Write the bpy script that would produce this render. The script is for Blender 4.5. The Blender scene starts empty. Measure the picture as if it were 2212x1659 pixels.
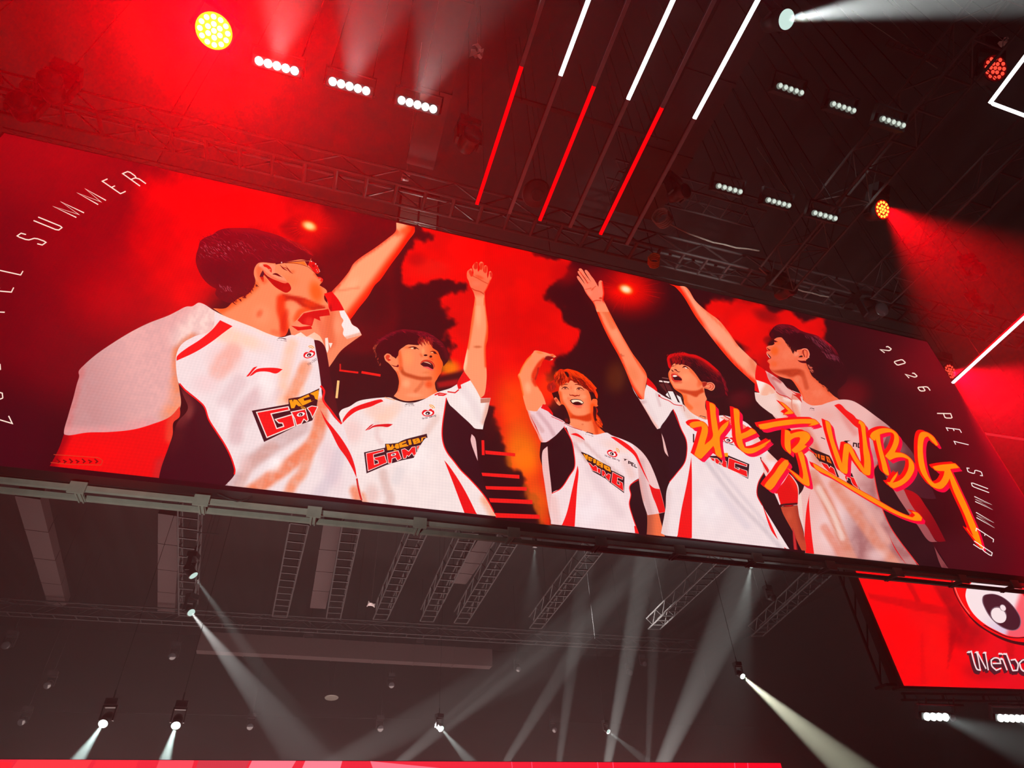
import bpy, bmesh, math, random
import numpy as np
from mathutils import Vector, Matrix, Euler
from mathutils.geometry import delaunay_2d_cdt

SC = bpy.context.scene
COL = SC.collection
random.seed(7)
RNG = np.random.RandomState(11)

# ------------------------------------------------------------------ camera
FW, FH, FOC = 2212.0, 1659.0, 1353.564
YAW, PITCH, ROLL = 0.3369475, 0.6823043, 0.0520484
EYE = np.array([0.0, 0.0, 1.65])
_cy, _sy, _cp, _sp = math.cos(YAW), math.sin(YAW), math.cos(PITCH), math.sin(PITCH)
CF = np.array([_sy * _cp, _cy * _cp, _sp])
_r0 = np.array([_cy, -_sy, 0.0])
_d0 = np.cross(CF, _r0)
CR = math.cos(ROLL) * _r0 + math.sin(ROLL) * _d0
CD = -math.sin(ROLL) * _r0 + math.cos(ROLL) * _d0
cam = bpy.data.cameras.new('camera')
cam.sensor_width = 36.0
cam.lens = FOC / FW * 36.0
cam.clip_start, cam.clip_end = 0.1, 400
camera = bpy.data.objects.new('camera', cam)
COL.objects.link(camera)
camera.matrix_world = Matrix(((CR[0], -CD[0], -CF[0], EYE[0]), (CR[1], -CD[1], -CF[1], EYE[1]),
                              (CR[2], -CD[2], -CF[2], EYE[2]), (0, 0, 0, 1)))
SC.camera = camera

# ------------------------------------------------------------------ view, world (black hall full of stage haze)
SC.view_settings.view_transform = 'Standard'
SC.view_settings.look = 'None'
SC.view_settings.exposure = 0.0
SC.view_settings.gamma = 1.0
SC.view_settings.use_curve_mapping = False
SC.cycles.use_denoising = True
SC.cycles.max_bounces = 3
SC.cycles.diffuse_bounces = 1
SC.cycles.glossy_bounces = 1
SC.cycles.transmission_bounces = 2
SC.cycles.volume_bounces = 0
SC.cycles.transparent_max_bounces = 6
SC.cycles.caustics_reflective = False
SC.cycles.caustics_refractive = False
SC.cycles.sample_clamp_indirect = 2.0
HAZE = 0.004
world = bpy.data.worlds.new('hall_air')
SC.world = world
world.use_nodes = True
_wn = world.node_tree.nodes
_wn['Background'].inputs[0].default_value = (0, 0, 0, 1)
_wn['Background'].inputs[1].default_value = 0.0
_vs = _wn.new('ShaderNodeVolumeScatter')
_vs.inputs['Color'].default_value = (0.98, 0.98, 1.0, 1)
_vs.inputs['Density'].default_value = HAZE
_vs.inputs['Anisotropy'].default_value = 0.7
world.node_tree.links.new(_vs.outputs[0], _wn['World Output'].inputs['Volume'])


def ray(x, y):
    return (x - FW / 2) * CR + (y - FH / 2) * CD + FOC * CF


def onY(x, y, Y):
    d = ray(x, y)
    return EYE + d * ((Y - EYE[1]) / d[1])


def onZ(x, y, Z):
    d = ray(x, y)
    return EYE + d * ((Z - EYE[2]) / d[2])


def onX(x, y, X):
    d = ray(x, y)
    return EYE + d * ((X - EYE[0]) / d[0])


def at(x, y, dist):
    d = ray(x, y)
    return EYE + d * (dist / np.linalg.norm(d))


def lamp(kind, name, loc, energy, color, **kw):
    l = bpy.data.lights.new(name, kind)
    l.energy = energy
    l.color = color
    for k, v in kw.items():
        if k not in ('aim', 'parent'):
            setattr(l, k, v)
    o = bpy.data.objects.new(name, l)
    COL.objects.link(o)
    o.location = loc
    if 'aim' in kw:
        d = Vector(kw['aim']) - Vector(loc)
        o.rotation_euler = d.to_track_quat('-Z', 'Y').to_euler()
    return o


# ------------------------------------------------------------------ strengths of the show lamps (used where each lamp is built)
BAR_W, BAR_DIM, BAR_LOW = 9000, 100, 36000
RED_BIG, RED_MEDW, RED_EDGE = 17000, 270000, 34000
TOP_BEAM, SPOT_A, SPOT_B, SPOT_Y, STAGE_W = 95000, 70000, 80000, 260000, 900000


# ------------------------------------------------------------------ added fills, unseen: low haze, rails, trusses and grey board
lamp('AREA', 'low_haze_fill', (6, 44, 2.5), 9500, (1.0, 0.74, 0.68), shape='RECTANGLE', size=46, size_y=14, aim=(6, 44.01, 30))  # area light added out of view to brighten the low haze
lamp('SPOT', 'rig_fill_lamp', (-2.5, 5.6, 1.2), 1700, (0.93, 1.0, 0.9), spot_size=math.radians(74), spot_blend=1.0, shadow_soft_size=0.2, aim=(-1.5, 10.1, 6.75))  # unseen lamp added to lighten the left part of the rails
lamp('SPOT', 'rig_fill_lamp', (9.0, 2.0, 1.0), 9000, (1.0, 0.97, 0.9), spot_size=math.radians(11), spot_blend=0.9, shadow_soft_size=0.1, aim=(9.4, 9.4, 15.6))  # unseen narrow lamp added to whiten a stretch of the long truss
lamp('SPOT', 'rig_fill_lamp', (12.5, 2.0, 1.0), 3500, (1.0, 0.96, 0.9), spot_size=math.radians(15), spot_blend=0.9, shadow_soft_size=0.1, aim=(13.6, 9.4, 15.4))  # another unseen lamp added for the truss further right
lamp('POINT', 'board_fill_lamp', (1.3, 10.72, 15.2), 45, (1.0, 1.0, 0.92), shadow_soft_size=0.05)  # added behind the wall, without a fixture, to brighten the grey board


# ------------------------------------------------------------------ materials
def lin(c):
    c = np.clip(np.asarray(c, float) / 255.0, 0, 1)
    return np.where(c <= 0.04045, c / 12.92, ((c + 0.055) / 1.055) ** 2.4)


def _mat(name):
    m = bpy.data.materials.new(name)
    m.use_nodes = True
    return m, m.node_tree.nodes, m.node_tree.links


def solid(name, rgb, rough=0.6, metal=0.0, scale=6.0, amp=0.25, spec=0.5):
    """painted or bare metal with a faint procedural mottling"""
    m, n, l = _mat(name)
    b = n['Principled BSDF']
    b.inputs['Roughness'].default_value = rough
    b.inputs['Metallic'].default_value = metal
    b.inputs['Specular IOR Level'].default_value = spec
    tc = n.new('ShaderNodeTexCoord')
    nz = n.new('ShaderNodeTexNoise')
    nz.inputs['Scale'].default_value = scale
    nz.inputs['Detail'].default_value = 3
    mx = n.new('ShaderNodeMix')
    mx.data_type = 'RGBA'
    c = lin(rgb)
    mx.inputs[6].default_value = (*(c * (1 - amp)), 1)
    mx.inputs[7].default_value = (*np.minimum(c * (1 + amp), 1), 1)
    l.new(tc.outputs['Object'], nz.inputs['Vector'])
    l.new(nz.outputs['Fac'], mx.inputs[0])
    l.new(mx.outputs[2], b.inputs['Base Color'])
    return m


def glow(name, rgb, strength, sample='NONE'):
    m, n, l = _mat(name)
    n.remove(n['Principled BSDF'])
    e = n.new('ShaderNodeEmission')
    e.inputs[0].default_value = (*lin(rgb), 1)
    e.inputs[1].default_value = strength
    l.new(e.outputs[0], n['Material Output'].inputs[0])
    m.cycles.emission_sampling = sample
    return m


def led_material(name, strength, pitch, amp=0.05, sample='NONE'):
    """pixels of an LED wall: the picture colour times a faint grid of the pixel rows"""
    m, n, l = _mat(name)
    n.remove(n['Principled BSDF'])
    a = n.new('ShaderNodeAttribute')
    a.attribute_name = 'picture'
    tc = n.new('ShaderNodeTexCoord')
    sx = n.new('ShaderNodeSeparateXYZ')
    l.new(tc.outputs['Object'], sx.inputs[0])
    acc = None
    for ax in (0, 2):
        mu = n.new('ShaderNodeMath')
        mu.operation = 'MULTIPLY'
        mu.inputs[1].default_value = 2 * math.pi / pitch
        l.new(sx.outputs[ax], mu.inputs[0])
        si = n.new('ShaderNodeMath')
        si.operation = 'SINE'
        l.new(mu.outputs[0], si.inputs[0])
        if acc is None:
            acc = si
        else:
            ad = n.new('ShaderNodeMath')
            ad.operation = 'ADD'
            l.new(acc.outputs[0], ad.inputs[0])
            l.new(si.outputs[0], ad.inputs[1])
            acc = ad
    ma = n.new('ShaderNodeMath')
    ma.operation = 'MULTIPLY_ADD'
    ma.inputs[1].default_value = amp * strength
    ma.inputs[2].default_value = strength
    l.new(acc.outputs[0], ma.inputs[0])
    e = n.new('ShaderNodeEmission')
    l.new(a.outputs['Color'], e.inputs[0])
    l.new(ma.outputs[0], e.inputs[1])
    l.new(e.outputs[0], n['Material Output'].inputs[0])
    m.cycles.emission_sampling = sample
    return m


M = {
    'black': solid('black_paint', (26, 25, 27), 0.55),
    'hall': solid('hall_black', (11, 9, 11), 0.9, scale=0.6),
    'truss': solid('truss_metal', (74, 70, 71), 0.5, 0.4),
    'truss_dark': solid('dark_truss_metal', (44, 40, 42), 0.6, 0.2),  # darker truss metal; weak light on the dim trusses is put into it
    'rail': solid('galvanised_rail', (150, 152, 142), 0.5, 0.3),
    'duct': solid('duct_sheet', (66, 50, 51), 0.7, 0.1),
    'cable': solid('cable_rubber', (26, 24, 26), 0.6),
    'fixture': solid('fixture_black', (44, 42, 44), 0.35),
    'glass': solid('lens_glass', (62, 62, 66), 0.08, 0.0, amp=0.1, spec=0.8),
    'panel': solid('grey_board', (150, 146, 138), 0.7),
    'orange': solid('orange_cable', (236, 130, 50), 0.6),
    'wrap': solid('plastic_wrap', (190, 180, 180), 0.25),
}


# ------------------------------------------------------------------ objects
def tag(o, label=None, cat=None, group=None, kind=None):
    if label: o['label'] = label
    if cat: o['category'] = cat
    if group: o['group'] = group
    if kind: o['kind'] = kind
    return o


def empty(name, loc, label=None, cat=None, group=None):
    o = bpy.data.objects.new(name, None)
    COL.objects.link(o)
    o.location = Vector([float(v) for v in loc])
    o.empty_display_size = 0.1
    return tag(o, label, cat, group)


class MB:
    """collects shapes in world coordinates and links them as one mesh object"""

    def __init__(self):
        self.v, self.f = [], []

    def add(self, vs, fs):
        b = len(self.v)
        self.v += [tuple(map(float, p)) for p in vs]
        self.f += [tuple(b + i for i in f) for f in fs]
        return self

    def box(self, c, s, R=None):
        c = np.asarray(c, float)
        h = np.asarray(s, float) / 2
        pts = []
        for i in range(8):
            d = np.array([h[0] * (1 if i & 1 else -1), h[1] * (1 if i & 2 else -1), h[2] * (1 if i & 4 else -1)])
            if R is not None: d = R @ d
            pts.append(c + d)
        return self.add(pts, [(0, 2, 3, 1), (4, 5, 7, 6), (0, 1, 5, 4), (2, 6, 7, 3), (0, 4, 6, 2), (1, 3, 7, 5)])

    def beam(self, p, q, w, h, up=(0, 0, 1)):
        p, q = np.asarray(p, float), np.asarray(q, float)
        R = basis(q - p, up)
        return self.box((p + q) / 2, (w, np.linalg.norm(q - p), h), R)

    def tube(self, pts, r, n=8, cap=True):
        pts = [np.asarray(p, float) for p in pts]
        ring = []
        for i, p in enumerate(pts):
            d = pts[min(i + 1, len(pts) - 1)] - pts[max(i - 1, 0)]
            R = basis(d, (0.13, 0.21, 0.97))
            rr = r[i] if hasattr(r, '__len__') else r
            ring.append([p + rr * (math.cos(2 * math.pi * k / n) * R[:, 0] + math.sin(2 * math.pi * k / n) * R[:, 2]) for k in range(n)])
        vs = [v for rg in ring for v in rg]
        fs = []
        for i in range(len(pts) - 1):
            for k in range(n):
                a, b = i * n + k, i * n + (k + 1) % n
                fs.append((a, b, b + n, a + n))
        if cap:
            fs.append(tuple(range(n - 1, -1, -1)))
            fs.append(tuple((len(pts) - 1) * n + k for k in range(n)))
        return self.add(vs, fs)

    def lathe(self, prof, c=(0, 0, 0), R=None, n=24):
        """prof: (radius, height) pairs turned round local Y"""
        c = np.asarray(c, float)
        R = np.eye(3) if R is None else R
        vs = []
        for r, h in prof:
            for k in range(n):
                a = 2 * math.pi * k / n
                vs.append(c + R @ np.array([r * math.cos(a), h, r * math.sin(a)]))
        fs = []
        for i in range(len(prof) - 1):
            for k in range(n):
                a, b = i * n + k, i * n + (k + 1) % n
                fs.append((a, a + n, b + n, b))
        fs.append(tuple(range(n)))
        fs.append(tuple((len(prof) - 1) * n + k for k in range(n - 1, -1, -1)))
        return self.add(vs, fs)

    def build(self, name, mat, parent=None, smooth=False):
        org = np.array(parent_origin(parent))
        me = bpy.data.meshes.new(name)
        vs = np.array(self.v) - org
        me.from_pydata([tuple(v) for v in vs], [], self.f)
        me.update()
        bm = bmesh.new()
        bm.from_mesh(me)
        bmesh.ops.recalc_face_normals(bm, faces=bm.faces)
        bm.to_mesh(me)
        bm.free()
        if smooth:
            for p in me.polygons: p.use_smooth = True
            try:
                me.set_sharp_from_angle(angle=0.7)
            except Exception:
                pass
        me.materials.append(mat if not isinstance(mat, str) else M[mat])
        o = bpy.data.objects.new(name, me)
        COL.objects.link(o)
        if parent is not None:
            o.parent = parent
        return o


def parent_origin(p):
    v = Vector((0, 0, 0))
    while p is not None:
        v = v + p.location
        p = p.parent
    return v


def basis(d, up=(0, 0, 1)):
    """columns: side, along d, up"""
    y = np.asarray(d, float)
    y = y / np.linalg.norm(y)
    u = np.asarray(up, float)
    if abs(np.dot(u, y)) > 0.98: u = np.array([1.0, 0, 0])
    x = np.cross(y, u)
    x /= np.linalg.norm(x)
    z = np.cross(x, y)
    return np.stack([x, y, z], axis=1)


def hang(t, pts, ztop=23.97, r=0.012):
    """steel ropes from points of a hanging thing up to the roof"""
    m = MB()
    for p in pts:
        p = np.asarray(p, float)
        m.tube([p, (p[0], p[1], ztop)], r, 5)
    return m.build('hanger', 'cable', t)


def copy_tree(o, loc, label=None, group=None, parent=None):
    c = o.copy()
    COL.objects.link(c)
    if parent is None:
        c.location = Vector([float(v) for v in loc])
        if label: c['label'] = label
        if group: c['group'] = group
    else:
        c.parent = parent
    for ch in list(o.children):
        if ch.type == 'LIGHT': continue
        copy_tree(ch, None, parent=c)
    return c


# ------------------------------------------------------------------ the hall
def roof_boards():
    """black corrugated roof: the hall black with darker and lighter bands along the hall"""
    m = solid('roof_boards', (11, 9, 11), 0.85, scale=0.6)
    n, l = m.node_tree.nodes, m.node_tree.links
    w = n.new('ShaderNodeTexWave')
    w.wave_type, w.bands_direction = 'BANDS', 'X'
    w.inputs['Scale'].default_value = 0.16
    w.inputs['Distortion'].default_value = 0.0
    bp = n.new('ShaderNodeBump')
    bp.inputs['Strength'].default_value = 0.6
    bp.inputs['Distance'].default_value = 0.3
    tc = [k for k in n if k.type == 'TEX_COORD'][0]
    l.new(tc.outputs['Object'], w.inputs['Vector'])
    l.new(w.outputs['Fac'], bp.inputs['Height'])
    l.new(bp.outputs['Normal'], n['Principled BSDF'].inputs['Normal'])
    return m


def hall():
    def s(name, c, sz, mat='hall'):
        return tag(MB().box(c, sz).build(name, mat), kind='structure')
    s('floor', (8, 29, -0.15), (84, 90, 0.3))
    s('wall_back', (8, 74.2, 12), (84, 0.4, 24))
    s('wall_front', (8, -15.8, 12), (84, 0.4, 24))
    s('wall_left', (-34.2, 29, 12), (0.4, 90, 24))
    s('wall_right', (50.2, 29, 12), (0.4, 90, 24))
    c = MB().box((8, 29, 24.15), (84, 90, 0.4))
    tag(c.build('ceiling', roof_boards()), kind='structure')


hall()


# ------------------------------------------------------------------ painting engine for what the LED walls show
# a frame gives origin and scale of the tracing (reference pixels); traced points are carried onto the wall's own plane
FR = {'A': (380, 460, .24412), 'B': (80, 620, .3255), 'C': (700, 540, .19286), 'D': (700, 800, .20498), 'E': (1080, 720, .2772),
      'F': (1220, 560, .19293), 'G': (1360, 800, .25316), 'H': (1440, 600, .20796), 'I': (1700, 820, .27119), 'f1': (520, 540, .09042),
      'f2': (800, 700, .09042), 'f3': (1160, 780, .09644), 'f4': (1420, 740, .09041), 'f5': (1620, 680, .1085), 'h2': (990, 560, .06028),
      'h4': (1230, 570, .06027), 'h3': (1100, 740, .07234), 'L1': (520, 720, .14472), 'L2': (770, 860, .10851), 'L3': (1240, 950, .07837),
      'W': (2040, 1240, .15679), 'CAL': (1470, 850, .14467), 'CB': (1740, 890, .11754), 'CG': (1960, 920, .18083), 'SM': (0, 340, .15675),
      'RT': (1880, 730, .29528), 'V3': (1400, 1080, .36709), 'V2': (700, 1080, .34906), 'V1': (0, 980, .40929), 'P': (0, 0, 1.0)}


def Q(fr, s):
    ox, oy, k = FR[fr]
    if isinstance(s, str):
        s = [tuple(map(float, t.split(','))) for t in s.split()]
    a = np.asarray(s, float).reshape(-1, 2)
    return a * k + np.array([ox, oy])


def spline(p, closed=True, corner=62.0, step=3.0):
    """smooth curve through p that keeps its sharp corners"""
    n = len(p)
    if n < 3: return p
    idx = np.arange(n)
    prv, nxt = p[(idx - 1) % n], p[(idx + 1) % n]
    if not closed:
        prv[0], nxt[-1] = p[0], p[-1]
    d1, d2 = p - prv, nxt - p
    l1, l2 = np.linalg.norm(d1, axis=1) + 1e-9, np.linalg.norm(d2, axis=1) + 1e-9
    cosang = np.clip((d1 * d2).sum(1) / (l1 * l2), -1, 1)
    sharp = np.degrees(np.arccos(cosang)) > corner
    if not closed: sharp[0] = sharp[-1] = True
    t = nxt - prv
    t = t / (np.linalg.norm(t, axis=1)[:, None] + 1e-9)
    out = []
    for i in range(n if closed else n - 1):
        j = (i + 1) % n
        L = l2[i]
        u = d2[i] / L
        ta, tb = (u if sharp[i] else t[i]) * L, (u if sharp[j] else t[j]) * L
        m = int(np.clip(round(L / step), 1, 10))
        for s in np.arange(m) / m:
            h = (2 * s**3 - 3 * s**2 + 1, s**3 - 2 * s**2 + s, -2 * s**3 + 3 * s**2, s**3 - s**2)
            out.append(h[0] * p[i] + h[1] * ta + h[2] * p[j] + h[3] * tb)
    if not closed: out.append(p[-1])
    return np.array(out)


def dist_poly(q, line):
    best = np.full(len(q), 1e9)
    for a, b in zip(line[:-1], line[1:]):
        ab = b - a
        t = np.clip(((q - a) @ ab) / (ab @ ab + 1e-9), 0, 1)
        best = np.minimum(best, np.linalg.norm(q - (a + t[:, None] * ab), axis=1))
    return best


def sstep(x):
    x = np.clip(x, 0, 1)
    return x * x * (3 - 2 * x)


_perm = np.random.RandomState(5).rand(256, 256)


def vnoise(q, scale, seed=0, octaves=3):
    out = np.zeros(len(q))
    amp, tot = 1.0, 0.0
    for o in range(octaves):
        p = q / scale + seed * 17.3 + o * 5.1
        i = np.floor(p).astype(int)
        f = p - i
        f = f * f * (3 - 2 * f)
        g = lambda a, b: _perm[(i[:, 0] + a) % 256, (i[:, 1] + b) % 256]
        out += amp * ((g(0, 0) * (1 - f[:, 0]) + g(1, 0) * f[:, 0]) * (1 - f[:, 1]) + (g(0, 1) * (1 - f[:, 0]) + g(1, 1) * f[:, 0]) * f[:, 1])
        tot += amp
        amp *= 0.5
        scale *= 0.5
    return out / tot


def inside(q, poly):
    x, y = q[:, 0], q[:, 1]
    r = np.zeros(len(q), bool)
    a, b = poly, np.roll(poly, -1, axis=0)
    for (x0, y0), (x1, y1) in zip(a, b):
        if y0 == y1: continue
        c = ((y0 > y) != (y1 > y)) & (x < (x1 - x0) * (y - y0) / (y1 - y0) + x0)
        r ^= c
    return r


def shade(q, base, ops, fr):
    """colours of the points q: a base colour and soft strokes, blobs, gradients and noise over it"""
    c = np.tile(np.asarray(base, float), (len(q), 1))
    for op in ops or ():
        k = op[0]
        f = fr
        if isinstance(op[1], str) and op[1] in FR:
            f, op = op[1], (op[0],) + tuple(op[2:])
        sc = FR[f][2]
        if k == 's':      # stroke: points, half width, feather, colour, alpha
            d = dist_poly(q, spline(Q(f, op[1]), False))
            w = sstep(1 - (d - op[2] * sc) / (op[3] * sc + 1e-6)) * (op[5] if len(op) > 5 else 1)
            col = op[4]
        elif k == 'b':    # blob: centre, radii, colour, alpha, degrees
            e = Q(f, [op[1]])[0]
            a = math.radians(op[5]) if len(op) > 5 else 0
            d = q - e
            u, v = d[:, 0] * math.cos(a) + d[:, 1] * math.sin(a), -d[:, 0] * math.sin(a) + d[:, 1] * math.cos(a)
            w = sstep(1.25 - 1.25 * np.hypot(u / (op[2][0] * sc), v / (op[2][1] * sc))) * (op[4] if len(op) > 4 else 1)
            col = op[3]
        elif k == 'g':    # gradient from p0 (none) to p1 (full): p0, p1, colour, alpha
            p0, p1 = Q(f, [op[1]])[0], Q(f, [op[2]])[0]
            t = ((q - p0) @ (p1 - p0)) / ((p1 - p0) @ (p1 - p0))
            w = sstep(t) * (op[4] if len(op) > 4 else 1)
            col = op[3]
        elif k == 'p':    # soft polygon: points, feather, colour, alpha
            poly = spline(Q(f, op[1]), True)
            d = dist_poly(q, np.vstack([poly, poly[:1]]))
            d = np.where(inside(q, poly), -d, d)
            if len(op) > 5:      # ragged edge, as of smoke
                d = d + (vnoise(q, 34 * sc, 3, 4) - 0.5) * op[5] * sc
            w = sstep(0.5 - d / (op[2] * sc * 2)) * (op[4] if len(op) > 4 else 1)
            col = op[3]
        elif k == 'n':    # noise: scale, colour, alpha, seed
            w = sstep((vnoise(q, op[1] * sc, op[4] if len(op) > 4 else 0) - 0.3) / 0.4) * op[3]
            col = op[2]
        c = c * (1 - w[:, None]) + np.asarray(col, float) * w[:, None]
    return c


class Wall:
    """an LED wall: carries traced points onto its plane, each layer a hair in front of the last"""

    def __init__(self, origin, normal, lo, hi, step=0.00012):
        self.o, self.n, self.lo, self.hi, self.step, self.k = np.asarray(origin, float), np.asarray(normal, float), lo, hi, step, 0
        self.ax = np.array([-self.n[1], self.n[0], 0.0])

    def put(self, q):
        self.k += 1
        o = self.o + self.n * (0.01 + self.k * self.step)
        d = (q[:, :1] - FW / 2) * CR + (q[:, 1:] - FH / 2) * CD + FOC * CF
        t = ((o - EYE) @ self.n) / (d @ self.n)
        p = EYE + d * t[:, None]
        u = np.clip((p - o) @ self.ax, self.lo[0], self.hi[0])
        z = np.clip(p[:, 2], self.lo[1], self.hi[1])
        r = o + u[:, None] * self.ax
        r[:, 2] = z
        return r


class Paint:
    def __init__(self, wall):
        self.w, self.v, self.f, self.c = wall, [], [], []
        self.nv = 0

    def _add(self, q, faces, cols):
        self.v.append(self.w.put(q))
        self.c.append(cols)
        b = self.nv
        self.f += [tuple(b + i for i in f) for f in faces]
        self.nv += len(q)

    def poly(self, fr, pts, col, ops=None, sp=None, sm=True, px=None):
        p = Q(fr, pts) if px is None else px
        if sm: p = spline(p)
        keep = np.linalg.norm(p - np.roll(p, 1, axis=0), axis=1) > 0.05
        p = p[keep]
        lo, hi = p.min(0), p.max(0)
        q = np.zeros((0, 2))
        if ops:
            sp = sp or max(1.6, min(5.0, math.sqrt((hi[0] - lo[0]) * (hi[1] - lo[1])) / 45))
            gx, gy = np.meshgrid(np.arange(lo[0], hi[0], sp), np.arange(lo[1], hi[1], sp * 0.87))
            gx = gx + (np.arange(gx.shape[0]) % 2)[:, None] * sp / 2
            g = np.stack([gx.ravel(), gy.ravel()], 1)
            g = g[inside(g, p)]
            if len(g):
                g = g[dist_poly(g, np.vstack([p, p[:1]])) > sp * 0.45]
            q = g
        allp = np.vstack([p, q])
        n = len(p)
        vs, _, fs, _, _, _ = delaunay_2d_cdt([Vector(v) for v in allp], [(i, (i + 1) % n) for i in range(n)], [], 1, 1e-5)
        if not fs: return
        vs = np.array([tuple(v) for v in vs])
        self._add(vs, fs, shade(vs, col, ops, fr))

    def rib(self, fr, pts, w, col, closed=False, sm=True, px=None, taper=False):
        """a stroke of the given width (one number, or one per point)"""
        p = Q(fr, pts) if px is None else px
        sc = FR[fr][2]
        n0 = len(p)
        w = np.broadcast_to(np.asarray(w, float), (n0,)) * sc if not taper else np.interp(np.arange(n0), [0, (n0 - 1) / 2, n0 - 1], [0.12 * w * sc, w * sc, 0.12 * w * sc])
        if sm and n0 > 2:
            # carry widths along by arc position
            s0 = np.concatenate([[0], np.cumsum(np.linalg.norm(np.diff(np.vstack([p, p[:1]]) if closed else p, axis=0), axis=1))])
            pp = spline(p, closed, step=2.0)
            s1 = np.concatenate([[0], np.cumsum(np.linalg.norm(np.diff(pp, axis=0), axis=1))])
            ww = np.interp(s1 / max(s1[-1], 1e-9), s0 / s0[-1], np.append(w, w[0]) if closed else w)
            p, w = pp, ww
        n = len(p)
        if closed:
            d1, d2 = p - np.roll(p, 1, 0), np.roll(p, -1, 0) - p
        else:
            d = np.diff(p, axis=0)
            d1, d2 = np.vstack([d[:1], d]), np.vstack([d, d[-1:]])
        d1 = d1 / (np.linalg.norm(d1, axis=1)[:, None] + 1e-9)
        d2 = d2 / (np.linalg.norm(d2, axis=1)[:, None] + 1e-9)
        t = d1 + d2
        t = t / (np.linalg.norm(t, axis=1)[:, None] + 1e-6)
        nrm = np.stack([-t[:, 1], t[:, 0]], 1)
        mi = 1 / np.clip((nrm * np.stack([-d2[:, 1], d2[:, 0]], 1)).sum(1), 0.45, 1)
        h = (w / 2 * mi)[:, None]
        q = np.vstack([p + nrm * h, p - nrm * h])
        m = n if closed else n - 1
        fs = [(i, (i + 1) % n, n + (i + 1) % n, n + i) for i in range(m)]
        self._add(q, fs, np.tile(np.asarray(col, float), (2 * n, 1)))

    def dot(self, fr, c, r, col, ang=0, ops=None, n=20):
        a = np.linspace(0, 2 * math.pi, n, endpoint=False)
        rx, ry = (r, r) if not hasattr(r, '__len__') else r
        t = math.radians(ang)
        x, y = rx * np.cos(a), ry * np.sin(a)
        self.poly(fr, np.stack([c[0] + x * math.cos(t) - y * math.sin(t), c[1] + x * math.sin(t) + y * math.cos(t)], 1), col, ops, sm=False)

    def cut(self, fr, pts, col, edge, w, sm=False):
        """a filled shape with an outline"""
        self.rib(fr, pts, 2 * w, edge, closed=True, sm=sm)
        self.poly(fr, pts, col, sm=sm)

    def text(self, fr, s, o, right, up, w, col, gap=0.28):
        """stroke letters: o lower left of the line, right = one letter's advance, up = letter height (tracing units)"""
        o, right, up = np.array(o, float), np.array(right, float), np.array(up, float)
        for ch in s:
            for st in GLYPH.get(ch, ()):
                self.rib(fr, [o + x * right * (1 - gap) + y * up for x, y in st], w, col, sm=False)
            o = o + right

    def build(self, name, mat, parent):
        org = np.array(parent_origin(parent))
        me = bpy.data.meshes.new(name)
        v = np.vstack(self.v) - org
        me.from_pydata(v.tolist(), [], self.f)
        at_ = me.color_attributes.new('picture', 'FLOAT_COLOR', 'POINT')
        c = np.ones((len(v), 4), np.float32)
        c[:, :3] = lin(np.vstack(self.c))
        at_.data.foreach_set('color', c.ravel())
        me.materials.append(mat)
        me.update()
        o = bpy.data.objects.new(name, me)
        COL.objects.link(o)
        o.parent = parent
        return o


GLYPH = {
    'S': [[(1, .82), (.9, 1), (.1, 1), (0, .9), (0, .65), (.15, .54), (.85, .46), (1, .35), (1, .1), (.9, 0), (.1, 0), (0, .18)]],
    'U': [[(0, 1), (0, .1), (.15, 0), (.85, 0), (1, .1), (1, 1)]],
    'M': [[(0, 0), (0, 1), (.5, .05), (1, 1), (1, 0)]],
    'E': [[(1, 1), (0, 1), (0, 0), (1, 0)], [(0, .5), (.7, .5)]],
    'R': [[(0, 0), (0, 1), (.85, 1), (1, .9), (1, .62), (.85, .52), (0, .52)], [(.7, .52), (1, .38), (1, 0)]],
    'P': [[(0, 0), (0, 1), (.85, 1), (1, .9), (1, .57), (.85, .47), (0, .47)]],
    'L': [[(0, 1), (0, 0), (1, 0)]],
    '2': [[(0, .8), (.15, 1), (.85, 1), (1, .85), (1, .62), (0, 0), (1, 0)]],
    '0': [[(.15, 0), (.85, 0), (1, .12), (1, .88), (.85, 1), (.15, 1), (0, .88), (0, .12), (.15, 0)]],
    '6': [[(1, 1), (.2, 1), (0, .85), (0, .12), (.15, 0), (.85, 0), (1, .12), (1, .42), (.85, .52), (0, .52)]],
    'W': [[(0, 1), (.25, 0), (.5, .9), (.75, 0), (1, 1)]],
    'I': [[(.5, 1), (.5, 0)]],
    'N': [[(0, 0), (0, 1), (1, 0), (1, 1)]],
    'G': [[(1, .85), (.85, 1), (.15, 1), (0, .88), (0, .12), (.15, 0), (1, 0), (1, .5), (.5, .5)]],
    '-': [[(.1, .5), (.9, .5)]],
    'e': [[(0, .3), (1, .3), (1, .5), (.8, .62), (.2, .62), (0, .5), (0, .1), (.2, 0), (.9, 0)]],
    'i': [[(.5, .62), (.5, 0)], [(.5, .8), (.5, .95)]],
    'b': [[(0, 1), (0, 0), (.8, 0), (1, .12), (1, .5), (.8, .62), (0, .62)]],
    'o': [[(.2, 0), (.8, 0), (1, .12), (1, .5), (.8, .62), (.2, .62), (0, .5), (0, .12), (.2, 0)]],
    'a': [[(.1, .62), (.8, .62), (1, .5), (1, 0), (.2, 0), (0, .15), (.2, .34), (1, .34)]],
    'm': [[(0, 0), (0, .62), (.4, .62), (.5, .5), (.5, 0)], [(.5, .5), (.6, .62), (.9, .62), (1, .5), (1, 0)]],
    'n': [[(0, 0), (0, .62), (.8, .62), (1, .5), (1, 0)]],
    'g': [[(1, .1), (.8, 0), (.2, 0), (0, .12), (0, .5), (.2, .62), (1, .62), (1, -.15), (.8, -.28), (.1, -.28)]],
}


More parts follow.
